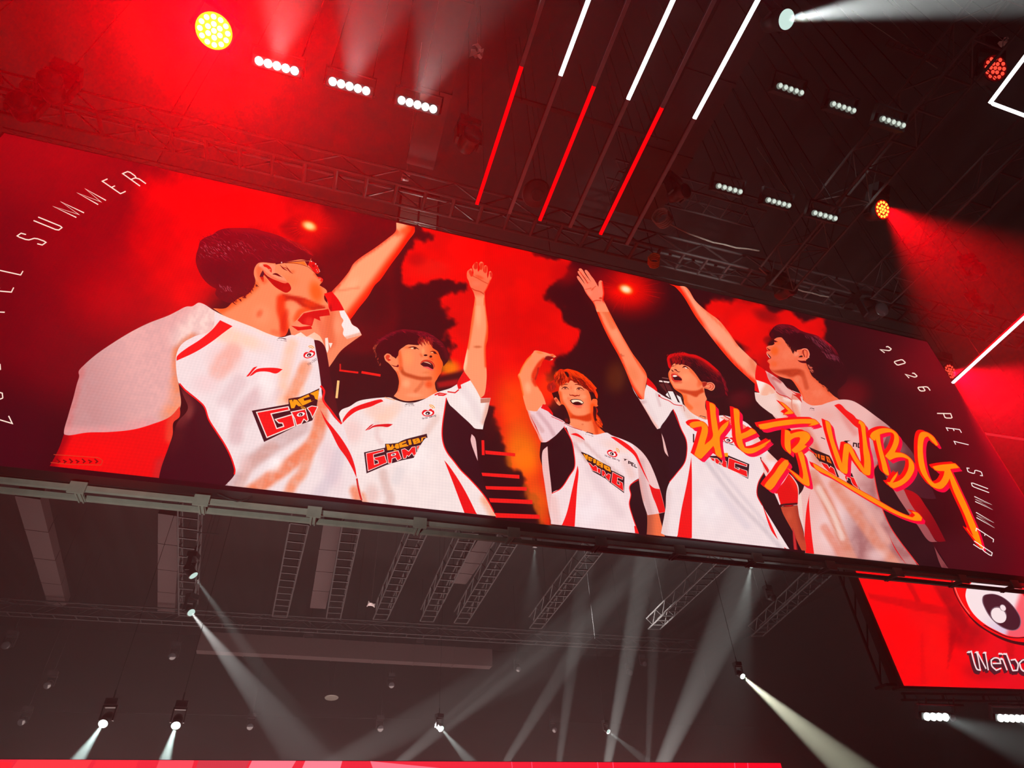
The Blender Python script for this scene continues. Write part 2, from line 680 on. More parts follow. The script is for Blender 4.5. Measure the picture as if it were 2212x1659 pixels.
# ------------------------------------------------------------------ the big LED wall and its picture
LED = led_material('led_wall_pixels', 1.12, 0.06, 0.02)
screen = empty('led_screen', (4.9, 10.2, 6.85), 'large wide LED wall showing five cheering players in white and red jerseys', 'screen')
MAIN = Wall((0, 10, 0), (0, -1, 0), (-7.93, 6.94), (17.77, 14.97))
_b = MB().box((4.92, 10.14, 10.95), (25.8, 0.28, 8.14))
for i in range(27):
    _b.box((-7.5 + i * 0.96, 10.32, 10.95), (0.06, 0.1, 8.0))
_b.build('cabinet', 'black', screen)

SK, SKO = (247, 134, 88), (250, 80, 20)
WH = (236, 216, 216)
RED, BLK, ORG = (238, 16, 18), (52, 6, 20), (252, 140, 8)


def background():
    P = Paint(MAIN)
    gx, gy = np.meshgrid(np.arange(-12, 2228, 3.2), np.arange(-3, 1))
    top = lambda x: 284.3 + 0.2278 * x
    bot = lambda x: 1013 + 0.1085 * x
    xs = np.arange(-8, 2226, 3.2)
    ts = np.linspace(-0.004, 1.01, 250)
    X, T = np.meshgrid(xs, ts)
    Y = top(X) * (1 - T) + bot(X) * T
    q = np.stack([X.ravel(), Y.ravel()], 1)
    nx, ny = len(xs), len(ts)
    fs = [(j * nx + i, j * nx + i + 1, (j + 1) * nx + i + 1, (j + 1) * nx + i) for j in range(ny - 1) for i in range(nx - 1)]
    ops = [
        # left: deep red air, brighter towards the smoke
        ('b', (60, 330), (330, 260), (132, 4, 14), .95), ('b', (40, 620), (300, 330), (104, 2, 14), .9), ('b', (170, 760), (260, 200), (112, 2, 14), .8),
        ('b', (20, 960), (180, 170), (58, 6, 20), .8),
        ('b', (230, 560), (240, 260), (138, 0, 10), .85), ('b', (300, 640), (200, 150), (188, 0, 8), .8), ('p', '300,400 400,370 560,410 690,450 740,470 690,540 520,520 440,640 400,700 330,640 300,520', 50, (236, 0, 2), 1, 50),
        ('b', (500, 440), (190, 70), (255, 0, 0), 1), ('b', (330, 520), (90, 120), (196, 0, 4), .6), ('b', (420, 600), (90, 90), (226, 0, 4), .8),
        # dark gap behind the first head and arm
        ('p', '700,440 880,480 850,590 860,700 820,760 720,760 690,650 690,540 640,500 610,490 640,470 690,470', 14, (78, 2, 10), .95),
        ('b', (770, 530), (90, 70), (58, 2, 12), .8), ('b', (800, 640), (80, 90), (40, 4, 12), 1),
        ('b', (670, 488), (62, 52), (236, 2, 2), .9), ('b', (690, 500), (90, 60), (200, 2, 4), .5),
        ('p', '610,500 640,492 652,510 640,520', 8, (120, 0, 8), .6),
        ('b', (668, 488), (26, 17), (255, 90, 0), 1, 20), ('b', (668, 488), (20, 12), (255, 225, 150), 1, 20),
        # middle smoke
        ('p', '900,470 1230,560 1228,596 1200,612 1188,640 1214,664 1222,690 1244,716 1236,742 1212,756 1190,775 1190,850 1186,960 1200,1160 1180,1160 1150,1075 1110,1010 1086,960 1068,900 '
              '1048,900 1030,840 985,835 955,830 958,800 980,790 966,760 976,735 984,700 972,690 966,650 985,625 1005,620 940,606 880,606 866,580 874,560 908,544 902,520 920,508', 6, (238, 4, 2), 1, 52),
        ('b', (1060, 540), (150, 60), (255, 0, 0), .8), ('b', (930, 580), (60, 30), (222, 26, 14), .6), ('b', (900, 560), (30, 22), (150, 4, 10), .5), ('n', 46, (176, 0, 4), .0, 2),
        ('b', (1130, 700), (80, 120), (228, 0, 0), .7), ('b', (1220, 590), (46, 40), (190, 0, 6), .5),
        ('b', (1112, 880), (70, 110), (255, 70, 0), .9, -12), ('b', (1130, 980), (70, 100), (252, 116, 6), .95, -14), ('b', (1160, 1090), (48, 90), (226, 96, 14), .85, -10), ('b', (1185, 840), (46, 60), (255, 64, 0), .6),
        ('b', (972, 795), (34, 26), (240, 118, 6), .95), ('p', '938,815 1003,800 1002,832 940,850', 6, (46, 4, 12), .95), ('p', '944,826 992,818 990,832 946,838', 4, (196, 14, 16), .8),
        ('p', '1232,1000 1170,1090 1210,1160 1250,1100', 20, (60, 6, 12), 0),
        # notch, dark stairs zone left of the orange smoke
        ('p', '1048,870 1066,880 1062,910 1082,940 1078,955 1092,980 1098,1010 1128,1040 1140,1070 1158,1090 1166,1150 1060,1150 1020,1000', 5, (36, 4, 12), .95, 40),
        ('b', (1060, 930), (24, 40), (58, 4, 10), .6),
        # right: dark hall, flare, smoke triangle
        ('b', (1352, 625), (110, 80), (196, 0, 2), .9, 14), ('b', (1352, 625), (66, 48), (255, 4, 0), 1, 14), ('b', (1290, 600), (80, 30), (120, 0, 10), .6, 14),
        ('b', (1352, 625), (24, 16), (255, 110, 0), 1, 20), ('b', (1352, 625), (17, 11), (255, 232, 190), 1, 20),
        ('p', '1522,634 1620,656 1772,692 1776,724 1768,748 1690,720 1660,740 1690,800 1660,850 1640,800 1600,745 1560,700 1530,672', 8, (232, 2, 2), 1, 44),
        ('b', (1655, 682), (40, 20), (128, 0, 6), .75, 20), ('b', (1600, 700), (50, 40), (255, 0, 0), .5), ('b', (1610, 652), (40, 8), (180, 0, 4), .5, 13),
        ('b', (1660, 800), (40, 60), (150, 0, 8), .6), ('b', (1665, 850), (40, 26), (120, 2, 10), .7),
        ('b', (1330, 815), (34, 50), (92, 40, 10), .75), ('b', (1600, 862), (40, 30), (96, 4, 18), .7), ('b', (1840, 850), (60, 50), (110, 4, 16), .8),
        # right edge
        ('g', (1830, 900), (2080, 800), (104, 4, 18), .9), ('b', (2010, 790), (120, 80), (124, 2, 18), .6), ('g', (2040, 1100), (2212, 1040), (104, 4, 22), .6), ('b', (1960, 1000), (150, 120), (62, 6, 16), .6),
        ('b', (2080, 1200), (150, 80), (76, 12, 24), .8), ('n', 60, (60, 0, 8), .10, 4),
    ]
    P._add(q, fs, shade(q, (38, 3, 11), ops, 'P'))
    # stairs and lamps behind the players
    for a in ('1048,973 1113,979 1113,986 1049,981', '1040,1021 1122,1026 1122,1034 1041,1028', '1046,1050 1138,1052 1138,1060 1048,1057', '1056,1076 1150,1080 1150,1089 1058,1085', '1069,1108 1166,1112 1166,1121 1071,1118',
              '1040,951 1046,951 1047,983 1041,983'):
        P.poly('P', a, (236, 24, 22), sm=False)
    for a, w, c in (('733,800 774,805', 4, (226, 22, 14)), ('781,804 822,811', 5, (240, 26, 18)), ('735,786 735,798', 3, (200, 30, 20)), ('731,822 727,860', 5, (255, 190, 120)), ('1424,823 1446,826', 3, (250, 220, 210)), ('1430,816 1444,818', 2, (120, 70, 66))):
        P.rib('P', a, w, c)
    for a, c in (('1424,830 1440,826 1446,832 1462,850 1470,868 1444,852 1438,846', (84, 28, 30)), ('1438,853 1444,845 1456,846 1470,866 1474,874 1462,872', (238, 226, 222)), ('1462,853 1470,858 1476,876 1470,872', (232, 220, 216)), ('1466,850 1474,856 1476,864 1470,858', (70, 40, 36))):
        P.poly('P', a, c, sm=False)
    P.rib('P', '1427,812 1449,862', 2.0, (30, 4, 12))
    P.rib('P', '1446,826 1468,872', 3.6, (34, 6, 14))
    for i in range(46):        # star rays of the two flares
        for cx, cy, r in ((668, 488, 44), (1352, 625, 66)):
            a = random.uniform(0, 6.28)
            d = np.array([math.cos(a) * 1.25, math.sin(a) * .8])
            P.rib('P', [np.array([cx, cy]) + d * 22, np.array([cx, cy]) + d * random.uniform(.6, 1.1) * r], (.9, .2), (206, 4, 2))
    P.build('picture_background', LED, screen)


def hair(P, fr, n, box, col, d0, d1, ln, w, seed):
    """fine strands: n short tapered strokes inside a polygon"""
    r = np.random.RandomState(seed)
    poly = spline(Q(fr, box))
    lo, hi = poly.min(0), poly.max(0)
    k = 0
    while k < n:
        p = lo + r.rand(2) * (hi - lo)
        if not inside(p[None], poly)[0]: continue
        t = r.rand()
        d = np.array(d0) * (1 - t) + np.array(d1) * t
        d = d / np.linalg.norm(d) * ln * (0.6 + 0.8 * r.rand())
        b = np.array([-d[1], d[0]]) * r.uniform(-.15, .15)
        c = np.asarray(col, float) * r.uniform(.75, 1.2)
        P.rib('P', None, w * FR[fr][2] * 1.1, np.clip(c, 0, 255), px=np.array([p - d / 2, p + b, p + d / 2]), taper=True)
        k += 1


def eye_logo(P, fr, c, s, ang, txt=None, arc=(1, 0), lift=1.0):
    """the small red eye mark with its two orange arcs; s = half width in tracing units"""
    t = math.radians(ang)
    ca, sa = math.cos(t), math.sin(t)

    def m(pts):
        return [(c[0] + (x * ca - y * sa) * s, c[1] + (x * sa + y * ca) * s) for x, y in pts]
    P.poly(fr, m([(-1, .05), (-.9, -.3), (-.55, -.55), (-.2, -.5), (.05, -.38), (.35, -.62), (.6, -.6), (.7, -.4), (.95, -.3), (1, 0), (.85, .3), (.45, .48), (0, .55), (-.5, .48), (-.85, .28)]), (228, 8, 22))
    P.poly(fr, m([(-.78, .06), (-.5, -.22), (0, -.32), (.5, -.24), (.74, 0), (.5, .28), (0, .38), (-.5, .32)]), (250, 232, 228))
    P.dot(fr, m([(-.05, .04)])[0], (.38 * s, .27 * s), (46, 10, 22), ang)
    P.dot(fr, m([(-.12, .1)])[0], (.12 * s, .1 * s), (240, 220, 220), ang)
    for k, r in ((1, .62), (2, .36)):
        P.rib(fr, m([(.45 + r * math.cos(a), -.6 * lift - r * math.sin(a)) for a in np.linspace(.1, 1.9, 7)]), .13 * s, (244, 160, 40))
    if txt:
        P.text(*txt)


def swoosh(P, fr, o, u, v, col=RED):
    """the chest stroke: o = left tip, u, v = half axes of its box in tracing units"""
    o, u, v = np.array(o, float), np.array(u, float), np.array(v, float)
    m = lambda pts: [o + x * u + y * v for x, y in pts]
    P.poly(fr, m([(0, 0), (.1, .45), (.2, .9), (.31, 1), (.2, .58), (.06, 0)]), col)
    P.poly(fr, m([(.08, 0), (.22, .55), (.34, .76), (.6, .78), (.84, .68), (1, .5), (.82, .1), (.62, .32), (.44, .42), (.28, .36), (.16, .08)]), col)


def neck_tag(P, fr, o, u, v):
    swoosh(P, fr, np.array(o), np.array(u), np.array(v), (40, 8, 34))
    k = np.linalg.norm(u)
    P.text(fr, 'LI-NING', np.array(o) - np.array(v) * .95, np.array(u) / 7, np.array(v) * .55, k * .022, (90, 30, 50))


def person_glasses():
    B = Paint(MAIN)
    jaw = (184, 24, 6)
    B.poly('A', '1950,85 2112,122 2112,170 2060,240 1990,340 1900,460 1810,590 1760,640 1700,740 1620,840 1540,945 1480,990 1380,900 1340,760 1380,695 1450,620 1530,520 1570,450 1640,390 1760,310 1880,220 1945,160', (254, 160, 114),
           [('s', '2100,130 2060,250 1900,470 1800,610 1700,740 1540,940', 26, 70, (250, 52, 14), 1), ('s', '2110,130 1980,340 1800,600 1700,740 1540,945', 8, 24, (252, 24, 2), .9), ('s', '1950,160 1760,310 1640,390 1570,450 1450,620 1380,700', 8, 22, (250, 70, 40), .9),
            ('b', (1560, 640), (130, 60), (252, 176, 130), .6, -50), ('b', (2020, 150), (60, 40), (255, 96, 44), .7), ('s', '1960,190 2060,150', 6, 30, (232, 70, 30), .5), ('s', '1440,690 1620,660', 3, 14, (228, 110, 70), .5)])
    B.poly('A', '330,845 440,842 500,790 560,740 640,690 690,640 690,560 690,480 740,430 900,430 1000,420 1100,400 1195,400 1200,440 1215,500 1245,555 1280,590 1300,605 1288,618 1270,640 1330,680 1336,706 1312,730 1316,770 1340,800 1348,830 1330,850 1250,862 1180,880 1110,900 1075,940 1040,985 1000,1020 985,1060 960,1090 880,1095 760,1050 600,990 470,935', SK,
           [('p', 'f1', '1000,1040 1200,1080 1500,1140 1700,1220 1960,1330 2080,1370 1980,1425 1700,1440 1480,1360 1300,1240 1180,1200 1050,1230 980,1250 960,1120', 34, jaw, .95),
            ('s', '930,760 930,860 955,960 965,1070', 16, 46, (232, 48, 10), .95), ('s', '985,870 950,960 950,1080', 10, 30, (214, 30, 8), .6), ('b', (1035, 850), (70, 90), (250, 146, 100), .9),
            ('b', (1240, 700), (90, 150), (255, 76, 6), .75, -14), ('b', (1180, 800), (100, 40), (255, 70, 8), .5, 20), ('b', (1000, 600), (130, 80), (246, 124, 74), .8), ('b', (760, 900), (120, 130), (250, 148, 104), .7), ('b', (740, 890), (40, 60), (226, 84, 44), .7, 30),
            ('s', '690,640 600,720 480,800 400,850', 10, 60, (244, 84, 26), .9), ('s', '1300,605 1285,575 1240,540', 8, 20, (255, 60, 20), .8), ('b', 'f1', (1230, 520), (110, 60), (228, 92, 44), .6), ('s', '1070,940 1100,880 1160,860', 10, 40, (250, 60, 10), .7),
            ('s', '860,1050 960,1080', 8, 30, (240, 90, 50), .5), ('s', 'f1', '440,460 470,620 560,740', 30, 90, (240, 80, 36), .6)])
    B.poly('f1', '460,640 540,600 560,760 520,760', (176, 20, 8), [('g', (500, 640), (540, 760), (226, 60, 24))])
    B.poly('f1', '520,490 640,620 760,690 900,745 1060,790 1130,780 1190,860 1205,930 1160,990 1080,1022 960,970 820,880 700,760 600,640 530,570', (176, 2, 2), [('b', (640, 640), (140, 90), (92, 0, 10), .9), ('b', (1080, 920), (150, 80), (200, 24, 10), .6)])
    B.poly('f1', '440,370 470,320 540,305 620,325 700,350 790,340 830,400 810,470 840,540 960,600 1060,680 1110,770 1080,795 1000,785 900,745 760,685 640,600 520,490 450,420', (250, 142, 106), [('s', '460,430 640,590 900,730 1080,780', 10, 40, (244, 96, 60), .7), ('b', (480, 350), (60, 60), (255, 164, 130), .8), ('b', (900, 560), (130, 60), (248, 130, 92), .8)])
    B.poly('f1', '530,350 600,342 690,390 740,460 735,545 690,500 620,420 560,400', (214, 22, 6), [('b', (690, 470), (50, 30), (250, 150, 110), .9)])
    B.poly('f1', '750,580 820,550 880,565 960,625 1005,655 900,625 840,600', (70, 0, 8))
    B.poly('f1', '480,560 530,480 560,560 530,640 450,640', (40, 4, 26))
    B.rib('f1', '1000,400 1100,440 1180,520 1250,570', 30, (150, 30, 20), taper=True)
    B.rib('f1', '930,350 1020,440 1120,500', 34, (110, 10, 18), taper=True)
    B.rib('f1', '1060,350 1140,460 1210,540', 16, (120, 20, 20), taper=True)
    B.poly('f1', '1840,640 1900,650 1960,690 1972,720 1930,760 1880,720', (236, 30, 20), [('b', (1890, 700), (40, 40), (255, 150, 120), .8)])
    body = B.build('person_picture', LED, screen)
    body['label'] = 'pictured person in glasses turned away, left arm raised'
    H = Paint(MAIN)
    hp = '490,796 400,768 350,720 358,672 300,640 240,580 196,500 176,430 180,370 198,310 215,250 262,216 330,188 362,162 420,140 500,133 600,133 700,140 780,163 860,183 940,212 1020,243 1110,290 1190,338 1196,400 1180,420 1100,412 1000,430 880,446 740,440 700,480 690,540 704,600 690,650 640,716 560,752'
    H.poly('A', hp, (84, 2, 16), [('b', (420, 520), (260, 180), (66, 2, 16), .9), ('s', '500,140 780,170 1020,250 1180,340', 6, 40, (130, 2, 18), .8), ('b', (1080, 360), (130, 60), (84, 2, 14), .8), ('s', '190,450 240,600 350,680', 10, 40, (100, 2, 14), .6)])  # red lift from the lamp haze is put into this dark hair colour
    hair(H, 'A', 120, '220,260 420,170 700,170 1000,280 1100,360 760,420 400,420 200,440', (112, 12, 34), (1, .35), (.5, .8), 16, 5, 1)
    hair(H, 'A', 60, '210,300 420,250 720,280 700,340 400,380 220,400', (150, 60, 78), (.5, 1), (.9, .5), 7, 5, 2)
    hair(H, 'A', 26, '380,640 480,640 500,690 400,700', (140, 60, 76), (.3, 1), (.9, .5), 6, 5, 3)
    hair(H, 'A', 46, '480,760 560,720 690,620 720,640 600,760 500,810', (80, 2, 14), (.9, .4), (.5, .9), 9, 8, 4)
    hair(H, 'A', 40, '880,190 1110,280 1200,345 1190,410 1130,330 980,250', (168, 16, 20), (.9, .5), (1, .6), 18, 4, 5)
    H.build('hair', LED, body)
    J = Paint(MAIN)
    # far sleeve
    J.poly('A', '1000,1010 1075,940 1130,880 1210,862 1340,842 1350,790 1310,715 1380,695 1440,770 1490,860 1540,940 1560,985 1610,1020 1645,1080 1560,1140 1460,1220 1380,1330 1330,1400 1230,1250 1180,1200 1040,1110', (240, 132, 92),
           [('s', '1360,880 1350,1000 1370,1150', 12, 60, (226, 96, 58), .8), ('s', '1260,930 1300,1050 1340,1200', 8, 40, (230, 104, 70), .7), ('b', (1440, 1000), (60, 120), (246, 150, 112), .7), ('b', (1100, 1010), (70, 40), (250, 150, 116), .6)])
    J.poly('A', '1310,715 1380,695 1440,770 1490,860 1430,864 1370,872 1352,840 1342,780', (222, 2, 10), [('b', (1340, 760), (60, 90), (240, 14, 10), .8), ('b', (1370, 850), (18, 60), (150, 4, 6), .6)])
    J.poly('A', '1130,888 1215,868 1350,850 1364,905 1270,918 1280,955 1225,932 1205,1000 1120,985 1075,950', (206, 10, 10), [('b', (1180, 960), (60, 60), (232, 60, 44), .6)], sm=False)
    J.poly('A', '1020,998 1100,1008 1195,998 1206,1026 1080,1042', (214, 12, 10), sm=False)
    J.poly('A', '1446,868 1490,862 1540,950 1560,988 1612,1022 1643,1080 1512,1116 1478,1072 1484,1030 1466,990 1482,950 1462,920', (246, 226, 222), [('s', '1500,1110 1640,1070', 6, 20, (226, 150, 120), .7)])
    J.poly('B', '1690,330 1750,300 1790,330 1840,300 1880,330 1910,400 1930,480 1900,500 1800,480 1700,420', (247, 226, 216), [('g', (1720, 400), (1880, 320), (250, 170, 130), .7)])
    J.poly('A', '1320,1108 1344,1104 1352,1200 1340,1240 1326,1200', (250, 220, 206))
    J.poly('A', '1352,1150 1386,1152 1368,1196', (250, 220, 206), sm=False)
    # torso
    J.poly('B', '1080,104 1150,143 1240,190 1340,230 1430,265 1540,312 1620,334 1690,318 1740,330 1790,330 1840,352 1856,420 1872,520 1886,650 1905,740 1960,825 2000,890 2025,905 2062,1010 2105,1130 2128,1260 2150,1350 2184,1480 1170,1370 1270,1290 1310,1240 1310,1200 1260,1080 1190,960 1130,860 1090,770 1000,690 945,645 920,560 920,470 940,400 980,300 1000,190', WH,
           [('b', (1300, 330), (330, 90), (250, 200, 170), .85, 18), ('b', (1250, 480), (180, 150), (240, 178, 168), .5), ('s', '1300,430 1200,560', 30, 60, (238, 150, 130), .5), ('b', (1120, 640), (140, 100), (238, 190, 190), .5),
            ('s', '1690,380 1650,560 1630,760', 8, 60, (250, 190, 160), .8), ('s', '1780,530 1730,640 1680,740', 20, 40, (240, 146, 108), .95), ('b', (1760, 690), (30, 50), (246, 200, 180), .6),
            ('s', '1480,700 1380,800 1330,900 1320,1000', 16, 60, (212, 168, 170), .7), ('s', '1340,630 1250,760', 20, 60, (216, 180, 182), .6), ('s', '1600,700 1450,820 1380,900', 8, 50, (224, 190, 190), .6),
            ('s', '1890,780 1880,900 1840,1020 1720,1140 1560,1260 1390,1380', 26, 40, (233, 122, 84), .95), ('s', '1860,960 1800,1120 1760,1230 1690,1320 1650,1420', 14, 40, (236, 134, 96), .9), ('s', '1760,930 1560,1060 1430,1150', 26, 46, (204, 168, 166), .85), ('s', '1560,1060 1400,1200 1330,1330', 14, 46, (206, 150, 140), .75), ('b', (1380, 1170), (70, 100), (226, 180, 176), .6),
            ('s', '1300,1260 1220,1340 1240,1370', 16, 60, (190, 150, 152), .7), ('b', (1950, 1180), (90, 260), (228, 196, 200), .8, -16), ('s', '2010,1100 1960,1250 1830,1420', 10, 60, (206, 186, 196), .6), ('s', '2110,1350 2150,1470', 14, 40, (236, 120, 80), .8),
            ('b', (1580, 1180), (90, 60), (250, 240, 240), .8, -40), ('b', (1520, 640), (90, 200), (246, 232, 230), .8), ('b', (1240, 860), (60, 140), (244, 228, 230), .7), ('s', '1100,110 1340,232 1540,316', 3, 26, (250, 214, 196), .6), ('n', 40, (226, 206, 208), .25, 3)])
    # near sleeve
    J.poly('B', '1080,104 1030,128 990,130 930,160 870,190 740,240 620,300 490,380 390,450 310,520 276,560 280,592 264,645 240,740 205,860 178,970 200,990 330,980 500,975 660,955 780,920 880,870 950,800 945,680 925,560 925,450 960,380 1040,330 1160,280 1180,160', (226, 168, 164),
           [('g', (700, 500), (280, 620), (190, 134, 134), .9), ('s', '1150,160 1060,260 980,340', 30, 110, (246, 214, 204), .9), ('s', '950,640 940,760 880,860', 14, 90, (240, 140, 100), .9), ('s', '930,420 925,560 945,680', 8, 44, (232, 130, 90), .9), ('s', '1040,330 960,390 935,480', 10, 34, (224, 118, 74), .8), ('s', '300,540 270,650 190,970', 4, 40, (206, 110, 110), .7),
            ('s', '200,960 480,950 760,900', 6, 50, (232, 150, 150), .7), ('n', 26, (196, 150, 152), .35, 8)])
    J.poly('B', '945,655 985,680 1060,745 1110,790 1140,870 1190,955 1245,1040 1285,1120 1312,1205 1312,1242 1270,1295 1180,1370 780,1330 820,1200 860,1090 900,1000 930,900 1000,810 975,730', BLK, [('s', '970,720 1010,800 950,900', 10, 50, (112, 40, 40), .8), ('b', (930, 1000), (60, 200), (70, 14, 22), .6, 20), ('b', (1010, 830), (40, 70), (120, 52, 50), .6)])
    J.poly('B', '178,978 215,984 330,966 480,962 640,945 770,908 880,862 948,790 946,860 905,900 900,980 870,1070 830,1180 810,1260 800,1345 40,1262 100,1160 150,1060', (234, 8, 12), [('s', '180,980 100,1160 50,1260', 10, 60, (150, 0, 12), .9), ('s', '940,800 900,900 890,1000', 10, 60, (226, 70, 46), .8), ('s', '820,1170 800,1300', 8, 60, (190, 40, 40), .7), ('b', (400, 1100), (300, 120), (246, 6, 10), .6)])
    for k in range(7):      # worn print on the sleeve band
        J.rib('B', [(130 + k * 42, 1140 + (k % 2) * 8), (150 + k * 42, 1158), (136 + k * 42, 1168)], 9, (120, 8, 10))
    J.rib('B', '110,1112 410,1132 436,1152 424,1182 200,1176 90,1164', 4, (190, 60, 30), sm=False)
    J.rib('B', '945,640 990,690 1060,745 1110,795 1140,880 1190,960 1245,1045 1285,1125 1312,1210 1310,1244', 10, RED)
    J.poly('B', '1215,220 1298,260 1240,302 1150,370 1050,432 925,490 930,458 990,408 1080,350 1160,285', RED)
    J.poly('B', '1838,350 1880,360 1912,400 1932,490 1946,590 1980,740 2008,860 2024,905 1985,880 1940,820 1897,745 1885,650 1868,520 1850,420', (58, 4, 18), [('b', (1960, 780), (50, 160), (84, 10, 16), .6)])
    J.rib('B', '1882,655 1905,690 1900,750 1950,820 1995,880 2022,908', 14, RED)
    J.poly('B', '1878,810 1920,880 1970,940 2030,1020 2082,1110 2112,1200 2122,1270 2090,1200 2050,1130 2000,1060 1950,960 1910,890', (230, 14, 18))
    J.rib('B', '2122,1270 2134,1340 2168,1470', 12, (200, 30, 26))
    J.rib('B', '1262,1300 1246,1375', 10, (110, 10, 24), taper=True)
    swoosh(J, 'L1', (82, 645), (546, -38), (0, -140))
    neck_tag(J, 'L1', (545, 80), (145, 18), (4, -24))
    eye_logo(J, 'L1', (1024, 318), 92, -18, ('L1', 'Weibo', (1012, 486), (26, -19), (-22, -36), 5, (90, 40, 66)), lift=1.15)
    K = (48, 6, 20)
    J.poly('L1', '165,1155 400,1112 715,1056 712,976 890,946 1030,890 1175,820 1170,850 1150,990 1130,1130 1070,1300 840,1380 600,1500 348,1622', K, sm=False)
    LW = (250, 214, 206)
    J.cut('L1', '248,1186 704,1104 716,1138 442,1196 532,1432 652,1394 630,1332 572,1330 532,1290 762,1222 800,1378 396,1545', RED, LW, 16)
    J.cut('L1', '762,1180 960,1140 1000,1290 984,1306 940,1270 900,1345 838,1366 812,1270', RED, LW, 14)
    J.cut('L1', '1000,1118 1062,1090 1140,1102 1072,1245 1046,1180', RED, LW, 12)
    eye_logo(J, 'L1', (898, 1208), 84, -12)
    for s in ('724,1000 766,990 775,1030 790,988 836,992 920,1086 868,1090 826,1060 800,1116 754,1120', '850,988 1012,912 1030,945 936,975 950,1008 1044,985 1050,1016 962,1046 1100,998 1112,992 924,1080', '1034,902 1162,846 1166,900 1150,994 1112,980 1094,930'):
        J.poly('L1', s, (250, 150, 10), sm=False)
    J.build('jersey', LED, body)
    Gl = Paint(MAIN)
    Gl.poly('f1', '1090,302 1520,276 1575,385 1440,330 1200,312', (255, 112, 34), sm=False)
    Gl.poly('f1', '1530,270 1650,262 1620,340 1600,390', (70, 0, 16), sm=False)
    Gl.poly('f1', '1606,350 1660,268 1730,280 1800,330 1860,430 1897,520 1830,566 1760,530 1680,440', (216, 14, 14), [('b', (1740, 380), (50, 50), (150, 2, 8), .8), ('s', '1850,420 1895,520 1830,560', 8, 24, (255, 60, 20), .8)])
    Gl.rib('f1', '830,330 1060,300 1400,265 1706,244', (34, 20, 18, 16), (62, 2, 16), sm=False)
    Gl.rib('f1', '1060,312 1280,320 1450,350 1620,412 1700,480 1800,560 1870,566 1892,520', 11, (116, 6, 10))
    for c, r in (((976, 298), 16), ((1790, 332), 16), ((1836, 382), 10), ((1876, 476), 10), ((1886, 510), 10), ((1690, 272), 14), ((1810, 470), 9), ((1832, 506), 9)):
        Gl.dot('f1', c, r, (255, 200, 190), n=8)
    Gl.build('glasses', LED, body)


